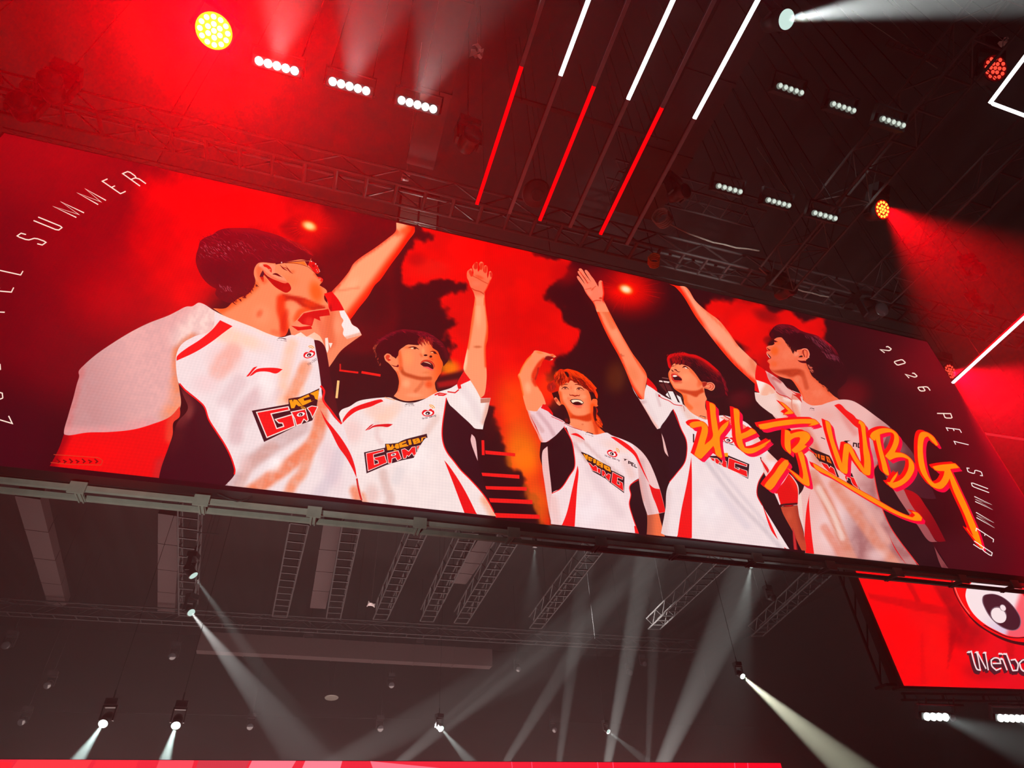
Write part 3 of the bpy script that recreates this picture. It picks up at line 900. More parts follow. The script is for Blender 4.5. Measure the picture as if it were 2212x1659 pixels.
def person_looking_up():
    B = Paint(MAIN)
    B.poly('C', '1665,450 1690,520 1668,680 1648,810 1622,1000 1598,1130 1575,1240 1564,1340 1620,1440 1680,1540 1750,1660 1795,1620 1820,1450 1818,1290 1812,1090 1832,1000 1838,860 1818,700 1806,600 1800,480', (250, 148, 104),
           [('s', '1665,450 1668,680 1622,1000 1575,1240', 8, 26, (255, 90, 40), .9), ('s', '1806,500 1838,860 1812,1090 1818,1300', 6, 26, (255, 60, 14), .9), ('b', (1730, 720), (50, 220), (252, 176, 128), .6), ('b', (1720, 1085), (70, 22), (196, 90, 50), .8), ('b', (1700, 1280), (90, 150), (240, 150, 104), .6), ('s', '1600,1130 1570,1330', 6, 26, (250, 200, 160), .7), ('b', (1590, 1220), (24, 120), (252, 206, 170), .5)])
    B.poly('h2', '520,1130 430,970 370,780 320,680 305,560 330,420 400,370 460,320 500,370 495,460 520,560 548,480 512,330 500,270 540,190 610,110 660,95 700,130 705,200 690,330 705,450 748,420 770,300 750,170 790,95 840,85 890,120 905,200 890,330 890,455 912,430 920,260 950,220 1000,220 1045,270 1050,400 1030,560 1052,690 1090,560 1110,440 1150,420 1190,460 1225,540 1190,680 1160,760 1100,900 1040,1040 960,1180 930,1290 945,1480 930,1659 590,1659 600,1400 560,1220', (248, 108, 72),
           [('s', '640,160 620,290', 50, 40, (214, 14, 6), .8), ('s', '840,180 810,320', 40, 40, (220, 24, 8), .75), ('s', '990,290 970,440', 36, 40, (224, 24, 10), .75), ('s', '1170,500 1190,600', 28, 34, (210, 16, 12), .75), ('s', '430,450 480,560', 40, 40, (226, 26, 10), .75),
            ('b', (660, 110), (40, 26), (255, 140, 70), .8), ('b', (830, 120), (50, 30), (255, 140, 100), .8), ('b', (970, 235), (40, 24), (255, 140, 110), .8), ('b', (1140, 450), (34, 24), (255, 150, 110), .8), ('b', (330, 590), (40, 90), (244, 90, 40), .6),
            ('b', (760, 640), (260, 90), (232, 60, 26), .6, 22), ('b', (640, 880), (240, 140), (250, 118, 84), .7), ('s', '1160,760 1040,1040 950,1200', 8, 50, (255, 30, 4), .8), ('s', '540,610 700,690 880,790 1060,880', 4, 20, (206, 54, 26), .8), ('s', '470,1040 600,1110 780,1160 930,1260', 6, 26, (190, 44, 20), .8), ('g', (760, 1180), (760, 1420), (250, 150, 106), 1), ('s', '590,1400 590,1659', 10, 60, (255, 90, 40), .7), ('s', '940,1400 935,1659', 8, 40, (255, 60, 20), .7)], sp=0.9)
    B.poly('f2', '330,760 360,715 420,703 480,728 520,770 600,800 660,760 690,620 780,560 870,500 1000,480 1180,470 1250,370 1400,360 1480,560 1600,645 1640,720 1682,830 1722,900 1732,960 1705,1080 1690,1160 1640,1230 1590,1320 1542,1400 1548,1480 1570,1570 1640,1650 1500,1730 1250,1790 900,1840 700,1800 560,1720 640,1610 670,1500 684,1380 660,1250 620,1150 540,1050 480,975 420,920 360,870', SK,
           [('g', (1250, 1000), (1700, 950), (250, 76, 16), .85), ('b', (900, 800), (220, 300), (252, 150, 92), .7), ('s', '730,1050 790,1170 960,1240 1200,1300 1430,1300', 14, 60, (186, 66, 28), .95), ('b', (860, 1420), (150, 160), (250, 164, 118), .8), ('b', (1400, 1440), (150, 140), (238, 74, 26), .85), ('s', '1250,1400 1160,1520 1080,1600', 16, 60, (216, 96, 54), .7), ('s', '680,660 720,900 720,1060', 14, 70, (240, 90, 40), .8),
            ('s', '640,1160 684,1380 650,1580', 12, 50, (252, 90, 40), .8), ('b', (1330, 1160), (160, 40), (222, 110, 60), .6), ('b', (1260, 640), (60, 110), (252, 160, 100), .8), ('b', (900, 560), (160, 40), (240, 90, 34), .6), ('s', '1230,770 1200,720', 8, 30, (224, 90, 40), .6), ('s', '1420,800 1480,850', 10, 40, (222, 60, 16), .6), ('b', (1040, 1700), (300, 80), (250, 166, 124), .5), ('b', (440, 810), (100, 110), (250, 138, 104), .7)])
    B.poly('f2', '360,790 400,730 460,740 470,790 430,820 500,860 440,890 390,850', (216, 60, 34), [('b', (460, 840), (50, 40), (196, 8, 4), .9)])
    B.poly('f2', '485,965 620,1000 660,960 686,1000 660,1032 560,1012', (116, 0, 18))
    B.rib('f2', '900,575 960,552 1040,548 1100,570 1165,608', (6, 22, 28, 30, 6), (66, 6, 16))
    B.dot('f2', (1000, 578), (36, 12), (252, 214, 170))
    B.dot('f2', (1062, 582), (34, 20), (40, 10, 14))
    B.rib('f2', '1425,665 1480,652 1540,668 1605,730', (6, 22, 30, 8), (66, 4, 14))
    B.dot('f2', (1476, 680), (22, 10), (250, 190, 130), 20)
    B.dot('f2', (1540, 690), (36, 22), (46, 4, 12), 30)
    B.rib('f2', '860,480 960,478 1160,492', (10, 30, 34), (60, 4, 14))
    B.dot('f2', (1320, 745), (46, 22), (50, 2, 10))
    B.dot('f2', (1444, 776), (34, 28), (56, 2, 8))
    B.rib('f2', '1190,955 1250,890 1360,872 1470,915 1530,1000 1525,1050', (8, 34, 40, 36, 26, 10), (206, 44, 26))
    B.rib('f2', '1250,1020 1370,1045 1460,1085 1510,1085', (10, 36, 40, 16), (240, 78, 84))
    B.poly('f2', '1195,960 1250,912 1330,892 1420,912 1490,968 1512,1050 1500,1080 1450,1062 1380,1022 1270,1012', (52, 2, 16))
    B.rib('f2', '1280,910 1340,915 1400,935 1450,966', (6, 22, 20, 6), (248, 180, 150))
    body = B.build('person_picture', LED, screen)
    body['label'] = 'pictured person calling out, right hand raised with curled fingers'
    H = Paint(MAIN)
    H.poly('f2', '330,760 250,840 160,720 96,590 92,520 160,420 260,335 380,265 520,190 700,138 800,122 950,138 1150,158 1350,198 1480,268 1600,348 1720,448 1800,558 1850,640 1855,870 1790,960 1745,1015 1722,890 1662,770 1612,648 1490,570 1430,450 1330,376 1240,366 1190,480 1050,490 880,490 760,570 684,640 650,760 610,830 540,770 470,718 400,700', (50, 2, 12),
           [('s', '160,430 520,190 800,124 1150,160 1480,270 1720,450', 16, 70, (112, 4, 26), .85), ('s', '1500,330 1750,560 1840,800', 10, 70, (90, 4, 20), .7)])
    hair(H, 'f2', 70, '1150,330 1480,330 1500,560 1380,480 1240,480 1130,500', (150, 20, 20), (.1, 1), (.5, .9), 9, 16, 11)
    hair(H, 'f2', 60, '130,420 520,200 1000,160 1500,300 1800,600 1500,420 800,220 300,380', (120, 10, 34), (1, .1), (1, .6), 9, 14, 12)
    hair(H, 'f2', 34, '60,560 160,420 200,440 120,600 200,840 280,1000 220,1000', (150, 60, 40), (.3, 1), (-.4, 1), 5, 14, 13)
    H.build('hair', LED, body)
    J = Paint(MAIN)
    J.poly('D', '1100,300 1180,238 1330,188 1420,138 1540,104 1600,200 1650,295 1755,290 1766,240 1745,335 1722,440 1690,540 1672,622 1580,606 1440,470 1330,370 1240,300', (240, 222, 218), [('s', '1760,300 1690,540', 10, 50, (226, 160, 140), .8), ('b', (1500, 300), (120, 150), (244, 230, 228), .7), ('s', '1440,170 1560,330 1640,500', 10, 60, (226, 204, 204), .6)])
    J.poly('D', '640,285 700,288 750,310 850,338 950,340 1060,302 1180,240 1290,232 1292,290 1272,420 1252,560 1246,680 1262,780 1302,870 1372,960 1442,1050 1542,1150 1642,1260 1722,1370 1782,1480 1850,1610 420,1470 385,1310 350,1130 300,920 230,680 190,570 155,490 180,420 270,380 360,325 480,300', (240, 220, 216),
           [('b', (560, 420), (200, 140), (246, 190, 166), .7), ('s', '760,380 700,450 600,540', 20, 90, (246, 196, 172), .7), ('b', (300, 640), (160, 200), (236, 190, 184), .7), ('s', '560,560 560,700 600,760', 6, 40, (226, 190, 186), .6), ('s', '1180,500 1120,590 1060,680', 14, 50, (226, 190, 180), .7), ('b', (950, 900), (280, 300), (246, 234, 232), .6), ('s', '620,1080 660,1250 700,1350 660,1460', 16, 60, (214, 176, 168), .8), ('b', (500, 1300), (120, 160), (226, 184, 176), .8), ('s', '800,1060 760,1160', 20, 60, (222, 208, 208), .7),
            ('s', '1700,1360 1830,1590', 14, 70, (240, 150, 110), .8), ('s', '400,1320 440,1460', 10, 50, (236, 130, 90), .8), ('n', 60, (226, 206, 206), .25, 6)])
    J.poly('D', '1288,288 1330,370 1440,470 1580,606 1592,660 1562,676 1600,800 1622,950 1660,1080 1720,1290 1765,1430 1642,1262 1540,1150 1440,1050 1370,960 1300,870 1260,780 1244,680 1250,560 1270,420', (42, 3, 16))
    J.poly('D', '1556,672 1590,710 1606,800 1620,955 1590,880 1545,740', (230, 178, 176))
    J.rib('D', '1290,290 1270,420 1250,560 1244,680 1260,780 1300,870 1370,960 1440,1050 1540,1150 1640,1260 1720,1365 1790,1490', 12, RED)
    for s in ('600,305 626,326 560,352 500,380 350,428 260,490 195,556 200,512 270,422 350,376 480,332', '1472,8 1545,104 1440,152 1448,190 1415,200 1404,135', '1720,128 1758,208 1712,240', '1265,945 1312,1000 1402,1130 1502,1300 1640,1580 1506,1570 1440,1400 1350,1160'):
        J.poly('D', s, (230, 12, 16))
    J.rib('D', '1165,260 1215,240 1285,250 1260,262 1200,260', 16, (226, 20, 24), sm=False)
    J.rib('D', '1300,225 1380,236 1420,204', 13, (220, 24, 26), sm=False)
    J.rib('D', '640,285 690,300 745,312', 10, (250, 170, 120))
    J.poly('D', '1648,300 1752,292 1742,338 1650,345', (190, 120, 100))
    swoosh(J, 'L2', (168, 645), (556, -70), (10, -110), (214, 12, 22))
    neck_tag(J, 'L2', (962, 138), (190, -14), (-4, -28))
    eye_logo(J, 'L2', (1426, 296), 126, -4, ('L2', 'Weibo Gaming', (1310, 424), (23, -5.6), (-4, -34), 6, (70, 30, 60)))
    J.poly('L2', '150,1080 570,985 570,908 690,905 820,890 920,840 1000,810 1400,708 1416,790 1380,790 1330,850 1280,930 1180,1110 1140,1190 900,1240 600,1330 200,1500', (50, 8, 24), sm=False)
    LW = (250, 206, 200)
    J.cut('L2', '198,1106 538,1026 544,1058 330,1118 352,1332 448,1300 430,1236 382,1230 352,1194 556,1142 600,1280 236,1440', RED, LW, 12)
    J.cut('L2', '612,1100 828,1052 888,1200 820,1240 780,1172 702,1198 692,1288 640,1290', RED, LW, 12)
    J.cut('L2', '900,1032 960,1010 1042,1066 1108,980 1168,972 1182,1110 1142,1142 1106,1080 1040,1156 1004,1130 984,1190 938,1198', RED, LW, 11)
    J.cut('L2', '1206,962 1258,948 1210,1036', RED, LW, 9)
    eye_logo(J, 'L2', (738, 1122), 74, -14)
    for s in ('590,920 648,922 680,985 716,915 752,985 780,912 838,906 850,1000 802,1010 760,980 708,1030 616,1040', '846,896 984,848 990,880 906,912 912,930 998,905 1004,934 920,962 1030,928 1034,952 862,990', '1024,836 1080,822 1102,922 1052,938', '1110,824 1236,792 1262,836 1280,882 1146,922', '1292,788 1380,768 1384,786 1330,792 1314,856 1290,870'):
        J.poly('L2', s, (248, 146, 12), sm=False)
    for s in ('1165,838 1205,830', '1180,880 1222,868'):
        J.rib('L2', s, 12, (50, 8, 24))
    J.build('jersey', LED, body)


def person_red_hair():
    B = Paint(MAIN)
    B.poly('h3', '430,1700 400,1560 350,1350 310,1150 290,1080 250,990 300,910 350,780 430,640 520,500 640,380 720,290 735,255 770,235 840,240 950,265 1100,300 1230,345 1300,340 1350,375 1405,418 1340,450 1300,470 1260,520 1230,548 1060,512 1000,560 950,680 890,780 870,900 830,1000 800,1120 780,1170 830,1270 930,1430 1040,1660 1095,1830 960,1965 840,2070 560,2050 480,1870', (248, 140, 94),
           [('s', '1040,520 930,620 860,720 790,840 740,960 740,1120 800,1240', 26, 90, (226, 44, 14), .95), ('s', '880,780 860,900 800,1080', 14, 50, (150, 6, 6), .7), ('s', '250,990 300,1100 400,1560', 14, 46, (255, 96, 30), .9), ('s', '300,900 430,640 640,380', 8, 44, (255, 100, 20), .8), ('b', (560, 1350), (150, 260), (252, 168, 124), .8, -8), ('s', '940,1430 830,1260', 8, 36, (255, 80, 20), .8), ('b', (640, 620), (140, 200), (252, 136, 84), .7, 40), ('b', (900, 300), (160, 50), (255, 116, 50), .8, 12), ('b', (1290, 380), (80, 40), (255, 60, 10), .8), ('p', '1090,420 1140,400 1290,420 1330,450 1210,545 1050,505', 24, (110, 2, 10), .95), ('b', (680, 1100), (60, 60), (222, 100, 66), .6)], sp=1.2)
    B.dot('h3', (1272, 508), (34, 12), (255, 200, 160), -8)
    B.poly('f3', '480,700 490,620 460,520 520,470 700,420 850,470 1000,550 1130,640 1190,760 1230,850 1310,828 1352,880 1352,980 1372,1000 1330,1022 1268,1004 1262,1080 1252,1180 1292,1350 1390,1480 1570,1640 1400,1720 1150,1680 950,1600 740,1470 740,1320 700,1180 660,1080 600,980 560,965 505,1000 450,960 385,850 390,822 430,810 480,862 520,900 500,800', (249, 136, 92),
           [('g', (1000, 900), (1290, 860), (246, 84, 30), .8), ('p', '700,1130 790,1190 900,1225 1060,1215 1180,1170 1260,1150 1260,1280 1160,1350 1040,1340 940,1310 830,1290 740,1280', 30, (206, 46, 4), .92), ('s', '1250,1000 1250,1180 1290,1350 1400,1480', 16, 70, (250, 70, 10), .8), ('s', '1290,1380 1330,1540 1340,1600', 14, 50, (206, 50, 10), .7), ('b', (1020, 1420), (40, 30), (190, 70, 40), .5), ('b', (960, 1480), (180, 80), (250, 130, 80), .6), ('b', (620, 800), (120, 90), (252, 150, 104), .6), ('b', (1040, 800), (110, 70), (252, 150, 106), .7), ('b', (860, 650), (50, 90), (254, 160, 116), .7), ('b', (920, 1130), (120, 60), (252, 140, 96), .7),
            ('s', '500,720 540,900 640,1060 740,1200', 14, 70, (236, 76, 24), .8), ('b', (940, 1040), (110, 30), (218, 90, 54), .6), ('s', '700,830 740,880 760,960', 8, 36, (232, 104, 64), .5), ('b', (600, 560), (130, 50), (246, 110, 60), .5), ('b', (430, 880), (50, 70), (196, 40, 20), .8), ('b', (840, 770), (110, 30), (226, 90, 50), .6), ('b', (760, 600), (40, 60), (240, 104, 60), .5)], sp=1.4)
    for p, w in (('520,548 590,522 690,520', (8, 26, 14)), ('845,525 920,522 1000,562', (14, 26, 8))):
        B.rib('f3', p, w, (120, 22, 14))
    B.rib('f3', '548,630 580,598 620,580 670,592 716,638', (8, 18, 22, 18, 6), (70, 6, 10))
    B.dot('f3', (632, 604), (26, 22), (110, 50, 50))
    B.rib('f3', '560,628 620,640 690,634', 7, (200, 80, 56))
    B.rib('f3', '884,640 910,604 960,598 1010,616 1056,660', (8, 18, 22, 18, 6), (70, 6, 10))
    B.dot('f3', (938, 622), (26, 22), (104, 46, 44), 10)
    B.rib('f3', '890,646 960,656 1040,664', 7, (200, 80, 56))
    B.rib('f3', '725,735 742,768 800,765 850,785 900,770 944,778 962,748', (8, 16, 24, 22, 24, 16, 8), (150, 18, 8))
    B.rib('f3', '790,985 860,1004 960,1006 1050,975', (10, 40, 42, 8), (243, 96, 74))
    B.poly('f3', '735,882 770,858 830,848 920,852 1000,880 1052,932 1005,978 900,988 820,972 770,935', (60, 2, 8))
    B.poly('f3', '764,888 800,868 860,864 940,872 1000,895 1038,936 1005,950 965,925 920,908 850,915 800,935', (252, 214, 184))
    body = B.build('person_picture', LED, screen)
    body['label'] = 'pictured person smiling widely, orange red hair, arm bent overhead'
    H = Paint(MAIN)
    H.poly('f3', '540,1000 600,1040 650,1090 700,1200 740,1330 745,1390 690,1390 630,1360 600,1180 560,1100', (44, 2, 8), [('b', (660, 1330), (70, 70), (140, 14, 6), .8)])
    H.poly('f3', '1258,1020 1322,1030 1366,1130 1342,1180 1400,1260 1472,1410 1462,1430 1450,1476 1380,1490 1290,1350 1262,1180', (190, 26, 2), [('p', '1250,1010 1320,1030 1330,1120 1320,1220 1345,1340 1290,1340', 16, (36, 2, 8), .95)])
    H.poly('f3', '330,710 440,640 490,740 520,900 545,970 470,860 420,800 380,840', (36, 2, 8))
    H.poly('f3', '1150,660 1250,690 1300,780 1330,850 1250,850 1220,900 1190,760', (34, 2, 10))
    H.poly('f3', '218,600 228,540 300,460 392,420 378,320 440,250 520,178 600,192 680,172 800,198 900,228 1000,288 1100,358 1200,448 1262,520 1342,612 1312,640 1362,760 1352,850 1322,820 1260,700 1180,690 1130,650 1040,580 970,520 880,490 830,480 790,430 740,440 710,495 660,480 600,520 540,510 500,590 492,660 440,680 380,700 330,712 240,662', (206, 24, 2),
           [('b', (320, 580), (110, 120), (116, 4, 12), .9), ('s', '640,180 900,230 1200,450 1330,640 1350,800', 14, 60, (246, 56, 0), .9), ('s', '380,330 520,190', 10, 60, (222, 30, 6), .8), ('s', '700,380 900,460 1100,600 1220,720', 20, 80, (150, 14, 2), .8), ('b', (600, 480), (130, 50), (226, 70, 16), .7)], sp=1.4)
    hair(H, 'f3', 90, '400,300 600,200 700,380 640,500 500,560 430,500', (238, 60, 10), (-.3, 1), (.15, 1), 10, 14, 21)
    hair(H, 'f3', 60, '400,330 600,260 660,460 500,540', (140, 10, 4), (-.3, 1), (.15, 1), 10, 14, 22)
    hair(H, 'f3', 90, '720,220 1000,290 1250,520 1330,720 1150,620 900,460 760,400', (250, 62, 4), (.5, .6), (.9, .7), 12, 14, 23)
    hair(H, 'f3', 70, '740,320 1000,420 1250,700 1120,620 860,470', (120, 8, 2), (.5, .6), (.9, .8), 12, 14, 24)
    hair(H, 'f3', 40, '230,540 400,430 440,640 300,680', (170, 26, 18), (.2, 1), (-.2, 1), 8, 14, 25)
    hair(H, 'f3', 30, '1330,1200 1460,1400 1440,1480 1340,1400', (246, 70, 4), (.4, 1), (.8, .8), 7, 14, 26)
    H.poly('f3', '606,240 650,236 690,262 722,330 704,366 680,360 650,310', (26, 2, 8))
    H.build('hair', LED, body)
    J = Paint(MAIN)
    J.poly('E', '1140,1400 1235,1392 1262,1500 1296,1625 1134,1610', (236, 106, 64), [('g', (1230, 1500), (1150, 1500), (160, 74, 56), .8)])
    J.poly('E', '213,598 250,606 290,606 300,590 325,565 365,600 410,640 500,688 520,730 430,800 350,852 318,842 290,780 240,680', (234, 196, 200), [('s', '215,610 260,720 320,840', 4, 22, (240, 120, 90), .6), ('s', '300,620 380,720 420,790', 4, 22, (200, 150, 156), .6), ('s', '250,650 330,760', 5, 22, (206, 150, 150), .6)])
    J.poly('E', '335,552 362,560 410,618 414,642 380,612 318,582', (230, 10, 14))
    J.rib('E', '400,648 440,665 495,690', 5, (214, 30, 40))
    J.rib('E', '235,640 280,730 310,800', 8, (206, 30, 40), taper=True)
    J.poly('E', '318,850 372,845 430,800 500,728 556,832 578,940 582,1040 540,1112 470,1212 404,1246 386,1100 372,885 335,920 334,1050 310,960', (36, 3, 12))
    J.poly('E', '370,880 378,1000 404,1250 412,1530 380,1380 345,1150 330,1040 332,920', (232, 180, 178))
    J.poly('E', '1010,1190 1078,1138 1092,1200 1112,1300 1146,1420 1142,1608 1080,1600 1035,1430 1006,1330 1020,1260', (36, 3, 12))
    J.poly('E', '505,700 540,712 580,735 640,757 740,790 830,774 870,795 960,828 1040,868 1110,930 1172,1020 1202,1100 1080,1132 1012,1190 1018,1260 1008,1330 1034,1430 1064,1510 1096,1605 398,1530 404,1252 480,1205 545,1110 580,1045 576,920 548,815', (240, 214, 214),
           [('b', (900, 880), (180, 60), (246, 200, 184), .7, 20), ('s', '640,830 800,990 960,1120', 3, 16, (204, 160, 156), .6), ('s', '560,830 680,1000', 3, 14, (190, 130, 130), .6), ('s', '700,1060 820,1250 940,1400', 8, 60, (224, 196, 198), .7), ('b', (700, 1380), (180, 200), (242, 224, 228), .7), ('s', '560,760 620,820', 10, 40, (232, 160, 150), .6), ('s', '980,1000 1030,1110', 10, 40, (232, 180, 170), .6), ('s', '410,1300 440,1500', 10, 60, (232, 176, 170), .6), ('n', 60, (230, 200, 204), .3, 12)])
    J.poly('E', '1040,868 1112,930 1172,1020 1242,1200 1292,1392 1240,1404 1150,1417 1112,1300 1082,1138 1074,1050', (234, 192, 190), [('s', '1100,1000 1120,1200 1170,1400', 6, 40, (208, 160, 160), .7), ('s', '1080,1140 1110,1300', 4, 24, (220, 140, 130), .6)])
    J.poly('E', '1160,1172 1200,1205 1246,1214 1292,1392 1240,1402 1215,1330 1190,1270', (226, 14, 16))
    J.poly('E', '860,806 900,810 1000,868 1060,930 1092,1000 1130,1090 1168,1176 1130,1110 1080,1012 1040,945 960,880', RED)
    J.poly('E', '548,786 592,778 640,806 664,836 610,806', RED)
    J.rib('E', '498,726 556,832 576,925 582,1040 542,1110 475,1208 404,1248', 7, RED)
    J.rib('E', '1078,1140 1012,1190 1020,1260 1008,1330 1034,1430 1062,1510', 7, RED)
    J.poly('E', '605,1028 613,1080 602,1200 592,1350 580,1545 468,1530 520,1400 562,1220', RED)
    J.poly('E', '1045,1500 1062,1506 1096,1602 1058,1596', RED)
    J.rib('E', '500,700 560,730 640,757', 5, (200, 40, 50))
    eye_logo(J, 'L3', (1050, 384), 152, 24, ('L3', 'Weibo Gaming', (846, 446), (34.5, 12), (8, -40), 9, (90, 50, 66)))
    J.poly('L3', '195,325 420,420 700,590 1010,750 1022,840 1120,880 1390,1020 1378,1470 1000,1190 880,1080 740,1000 508,872 360,580 250,420 205,375', (46, 6, 16), sm=False)
    for s in ('255,392 300,395 320,440 340,410 382,424 372,556 322,520', '392,456 512,508 506,540 430,512 428,530 500,556 496,582 425,556 495,612 398,566', '532,520 608,548 598,652 530,632', '632,566 800,655 790,782 618,690', '824,684 980,756 1016,890 880,830 820,770'):
        J.poly('L3', s, (250, 144, 8), sm=False)
    for s in ('690,640 750,665', '680,700 745,730', '902,765 935,790 930,810'):
        J.rib('L3', s, 22, (46, 6, 16))
    LW = (250, 206, 200)
    J.cut('L3', '388,630 442,648 530,740 588,704 636,760 640,890 566,856 520,850', RED, LW, 9)
    J.cut('L3', '650,780 728,812 716,934 656,896', RED, LW, 9)
    J.cut('L3', '770,834 834,862 900,990 934,932 1008,962 972,1136 886,1046 840,940 826,1010 772,980', RED, LW, 9)
    J.cut('L3', '1066,898 1342,1042 1332,1088 1196,1032 1180,1212 1266,1256 1270,1214 1212,1122 1338,1190 1360,1412 1032,1178', RED, LW, 10)
    J.text('L3', 'PEL', (1500, 664), (86, 40), (4, -74), 24, (40, 6, 20), .3)
    J.poly('L3', '1366,520 1480,540 1440,548 1410,576 1380,572 1390,550', (40, 6, 20), sm=False)
    neck_tag(J, 'E', (668, 775), (62, 18), (2, -14))
    J.build('jersey', LED, body)


def person_open_palm():
    B = Paint(MAIN)
    B.poly('F', '325,490 372,620 432,760 512,920 602,1080 682,1250 752,1420 800,1500 850,1562 890,1575 905,1420 918,1300 850,1180 762,1060 702,960 600,780 505,600 440,470', (248, 136, 94),
           [('s', '325,490 432,760 602,1080 752,1420 850,1562', 10, 26, (255, 44, 8), .95), ('s', '445,480 600,780 762,1060 915,1300', 5, 20, (255, 70, 26), .85), ('b', (560, 820), (70, 160), (250, 150, 110), .6, -28), ('s', '400,520 470,620 540,760', 10, 40, (226, 84, 40), .5), ('b', (640, 1075), (40, 14), (190, 66, 40), .8, 30), ('b', (760, 1280), (90, 160), (238, 120, 74), .6, -28), ('s', '905,1330 890,1560', 6, 24, (250, 110, 70), .6)])
    B.poly('h4', '980,1720 940,1600 900,1480 830,1360 700,1190 570,1000 500,840 400,690 300,550 262,455 290,428 340,450 430,560 570,752 500,620 400,470 320,350 290,280 320,250 362,270 440,380 560,560 656,692 560,530 440,370 360,260 330,190 372,158 430,170 490,240 580,390 700,550 796,668 700,520 600,360 545,260 560,215 612,220 700,310 780,430 870,540 960,690 1040,832 1045,720 1052,640 1100,590 1160,600 1196,650 1212,760 1240,950 1252,1080 1220,1300 1290,1440 1420,1720', (250, 122, 92),
           [('s', '1196,660 1240,950 1250,1080 1215,1290 1300,1450', 16, 50, (255, 20, 4), .95), ('s', '570,1000 700,1190 830,1360', 8, 40, (255, 60, 30), .7), ('b', (1120, 1230), (90, 60), (200, 40, 16), .8), ('b', (820, 900), (110, 60), (236, 94, 62), .7), ('b', (720, 1050), (140, 130), (254, 134, 104), .7), ('b', (1080, 980), (100, 130), (252, 124, 100), .6), ('s', '380,290 560,540 650,690', 6, 22, (244, 40, 10), .8), ('b', (370, 190), (50, 36), (255, 150, 110), .7),
            ('s', '830,1352 960,1310 1130,1320', 5, 24, (206, 40, 20), .7), ('s', '560,920 700,890 770,860', 5, 18, (214, 70, 46), .7), ('s', '800,950 870,860 950,800', 5, 18, (206, 64, 40), .7), ('g', (1000, 1340), (1080, 1540), (248, 138, 96), .95), ('s', '860,1390 940,1600', 8, 40, (255, 50, 12), .8), ('s', '650,670 740,680', 3, 14, (216, 70, 50), .6), ('s', '560,470 620,500', 3, 14, (216, 80, 56), .6), ('s', '660,390 710,380', 3, 14, (216, 80, 56), .6)], sp=1.0)
    B.poly('f4', '320,570 380,500 480,510 600,490 700,545 820,640 920,755 1000,870 1050,930 1140,935 1200,955 1280,948 1350,980 1377,1050 1340,1130 1272,1152 1200,1112 1115,1090 1140,1240 1184,1360 1150,1400 1160,1600 1300,1780 1260,1960 1100,1920 900,1800 810,1690 700,1555 640,1455 622,1330 580,1230 480,1160 400,1100 355,1022 300,920 265,800 265,720 300,660 322,610', (249, 136, 92),
           [('p', '420,1110 600,1120 800,1150 960,1140 1080,1080 1120,1180 1000,1240 930,1300 760,1240 600,1200', 30, (196, 52, 18), .9), ('s', '270,720 300,920 400,1100 580,1230 630,1340', 6, 40, (255, 80, 20), .7), ('b', (680, 830), (180, 150), (252, 152, 106), .7), ('b', (560, 1010), (140, 70), (250, 146, 100), .6), ('b', (990, 1000), (80, 130), (240, 100, 56), .7), ('s', '660,1290 680,1440 800,1560', 16, 70, (244, 90, 30), .7), ('b', (960, 1480), (150, 140), (248, 130, 84), .7), ('b', (460, 580), (60, 60), (250, 130, 80), .7),
            ('p', '1050,940 1180,940 1190,990 1120,1060 1090,1060', 14, (150, 14, 10), .85), ('b', (1290, 1050), (90, 100), (246, 110, 84), .7), ('s', '340,720 400,715 470,740', 10, 30, (228, 90, 56), .6), ('s', '420,940 560,945', 14, 40, (216, 80, 50), .6), ('s', '800,660 960,830 1040,980', 10, 60, (236, 86, 40), .7)], sp=1.3)
    B.rib('f4', '1200,1010 1240,975 1300,985 1340,1040 1310,1110 1270,1120', 16, (190, 30, 24))
    B.rib('f4', '1120,1080 1160,1080 1230,1090 1280,1060 1260,1010', 14, (206, 50, 36))
    B.rib('f4', '1200,960 1280,955 1345,990 1368,1050 1335,1120', 12, (252, 150, 120))
    B.rib('f4', '600,605 625,580 660,572 710,596 780,642', (10, 30, 34, 22, 6), (64, 6, 14))
    B.dot('f4', (682, 606), (24, 14), (252, 220, 206), 25)
    B.rib('f4', '330,575 380,558 420,552', (8, 18, 6), (110, 16, 18))
    B.rib('f4', '500,520 620,520 740,572', (10, 20, 8), (130, 24, 16))
    B.rib('f4', '335,645 360,675 390,690', (10, 30, 10), (90, 4, 14))
    B.rib('f4', '396,640 440,652 470,680 510,704 545,690', (12, 34, 20, 18, 8), (110, 8, 14))
    B.rib('f4', '430,575 420,620 400,640', 10, (236, 110, 70))
    B.poly('f4', '322,762 350,742 410,742 480,770 560,830 592,875 590,908 540,925 460,938 400,930 356,900 335,840', (214, 44, 36))
    B.poly('f4', '362,800 400,780 480,796 545,838 587,880 580,905 500,900 400,890 380,850', (54, 2, 12))
    B.poly('f4', '364,797 390,780 440,778 482,800 440,818 384,818', (252, 226, 212))
    body = B.build('person_picture', LED, screen)
    body['label'] = 'pictured person shouting, open palm raised, dark hair with red rim'
    H = Paint(MAIN)
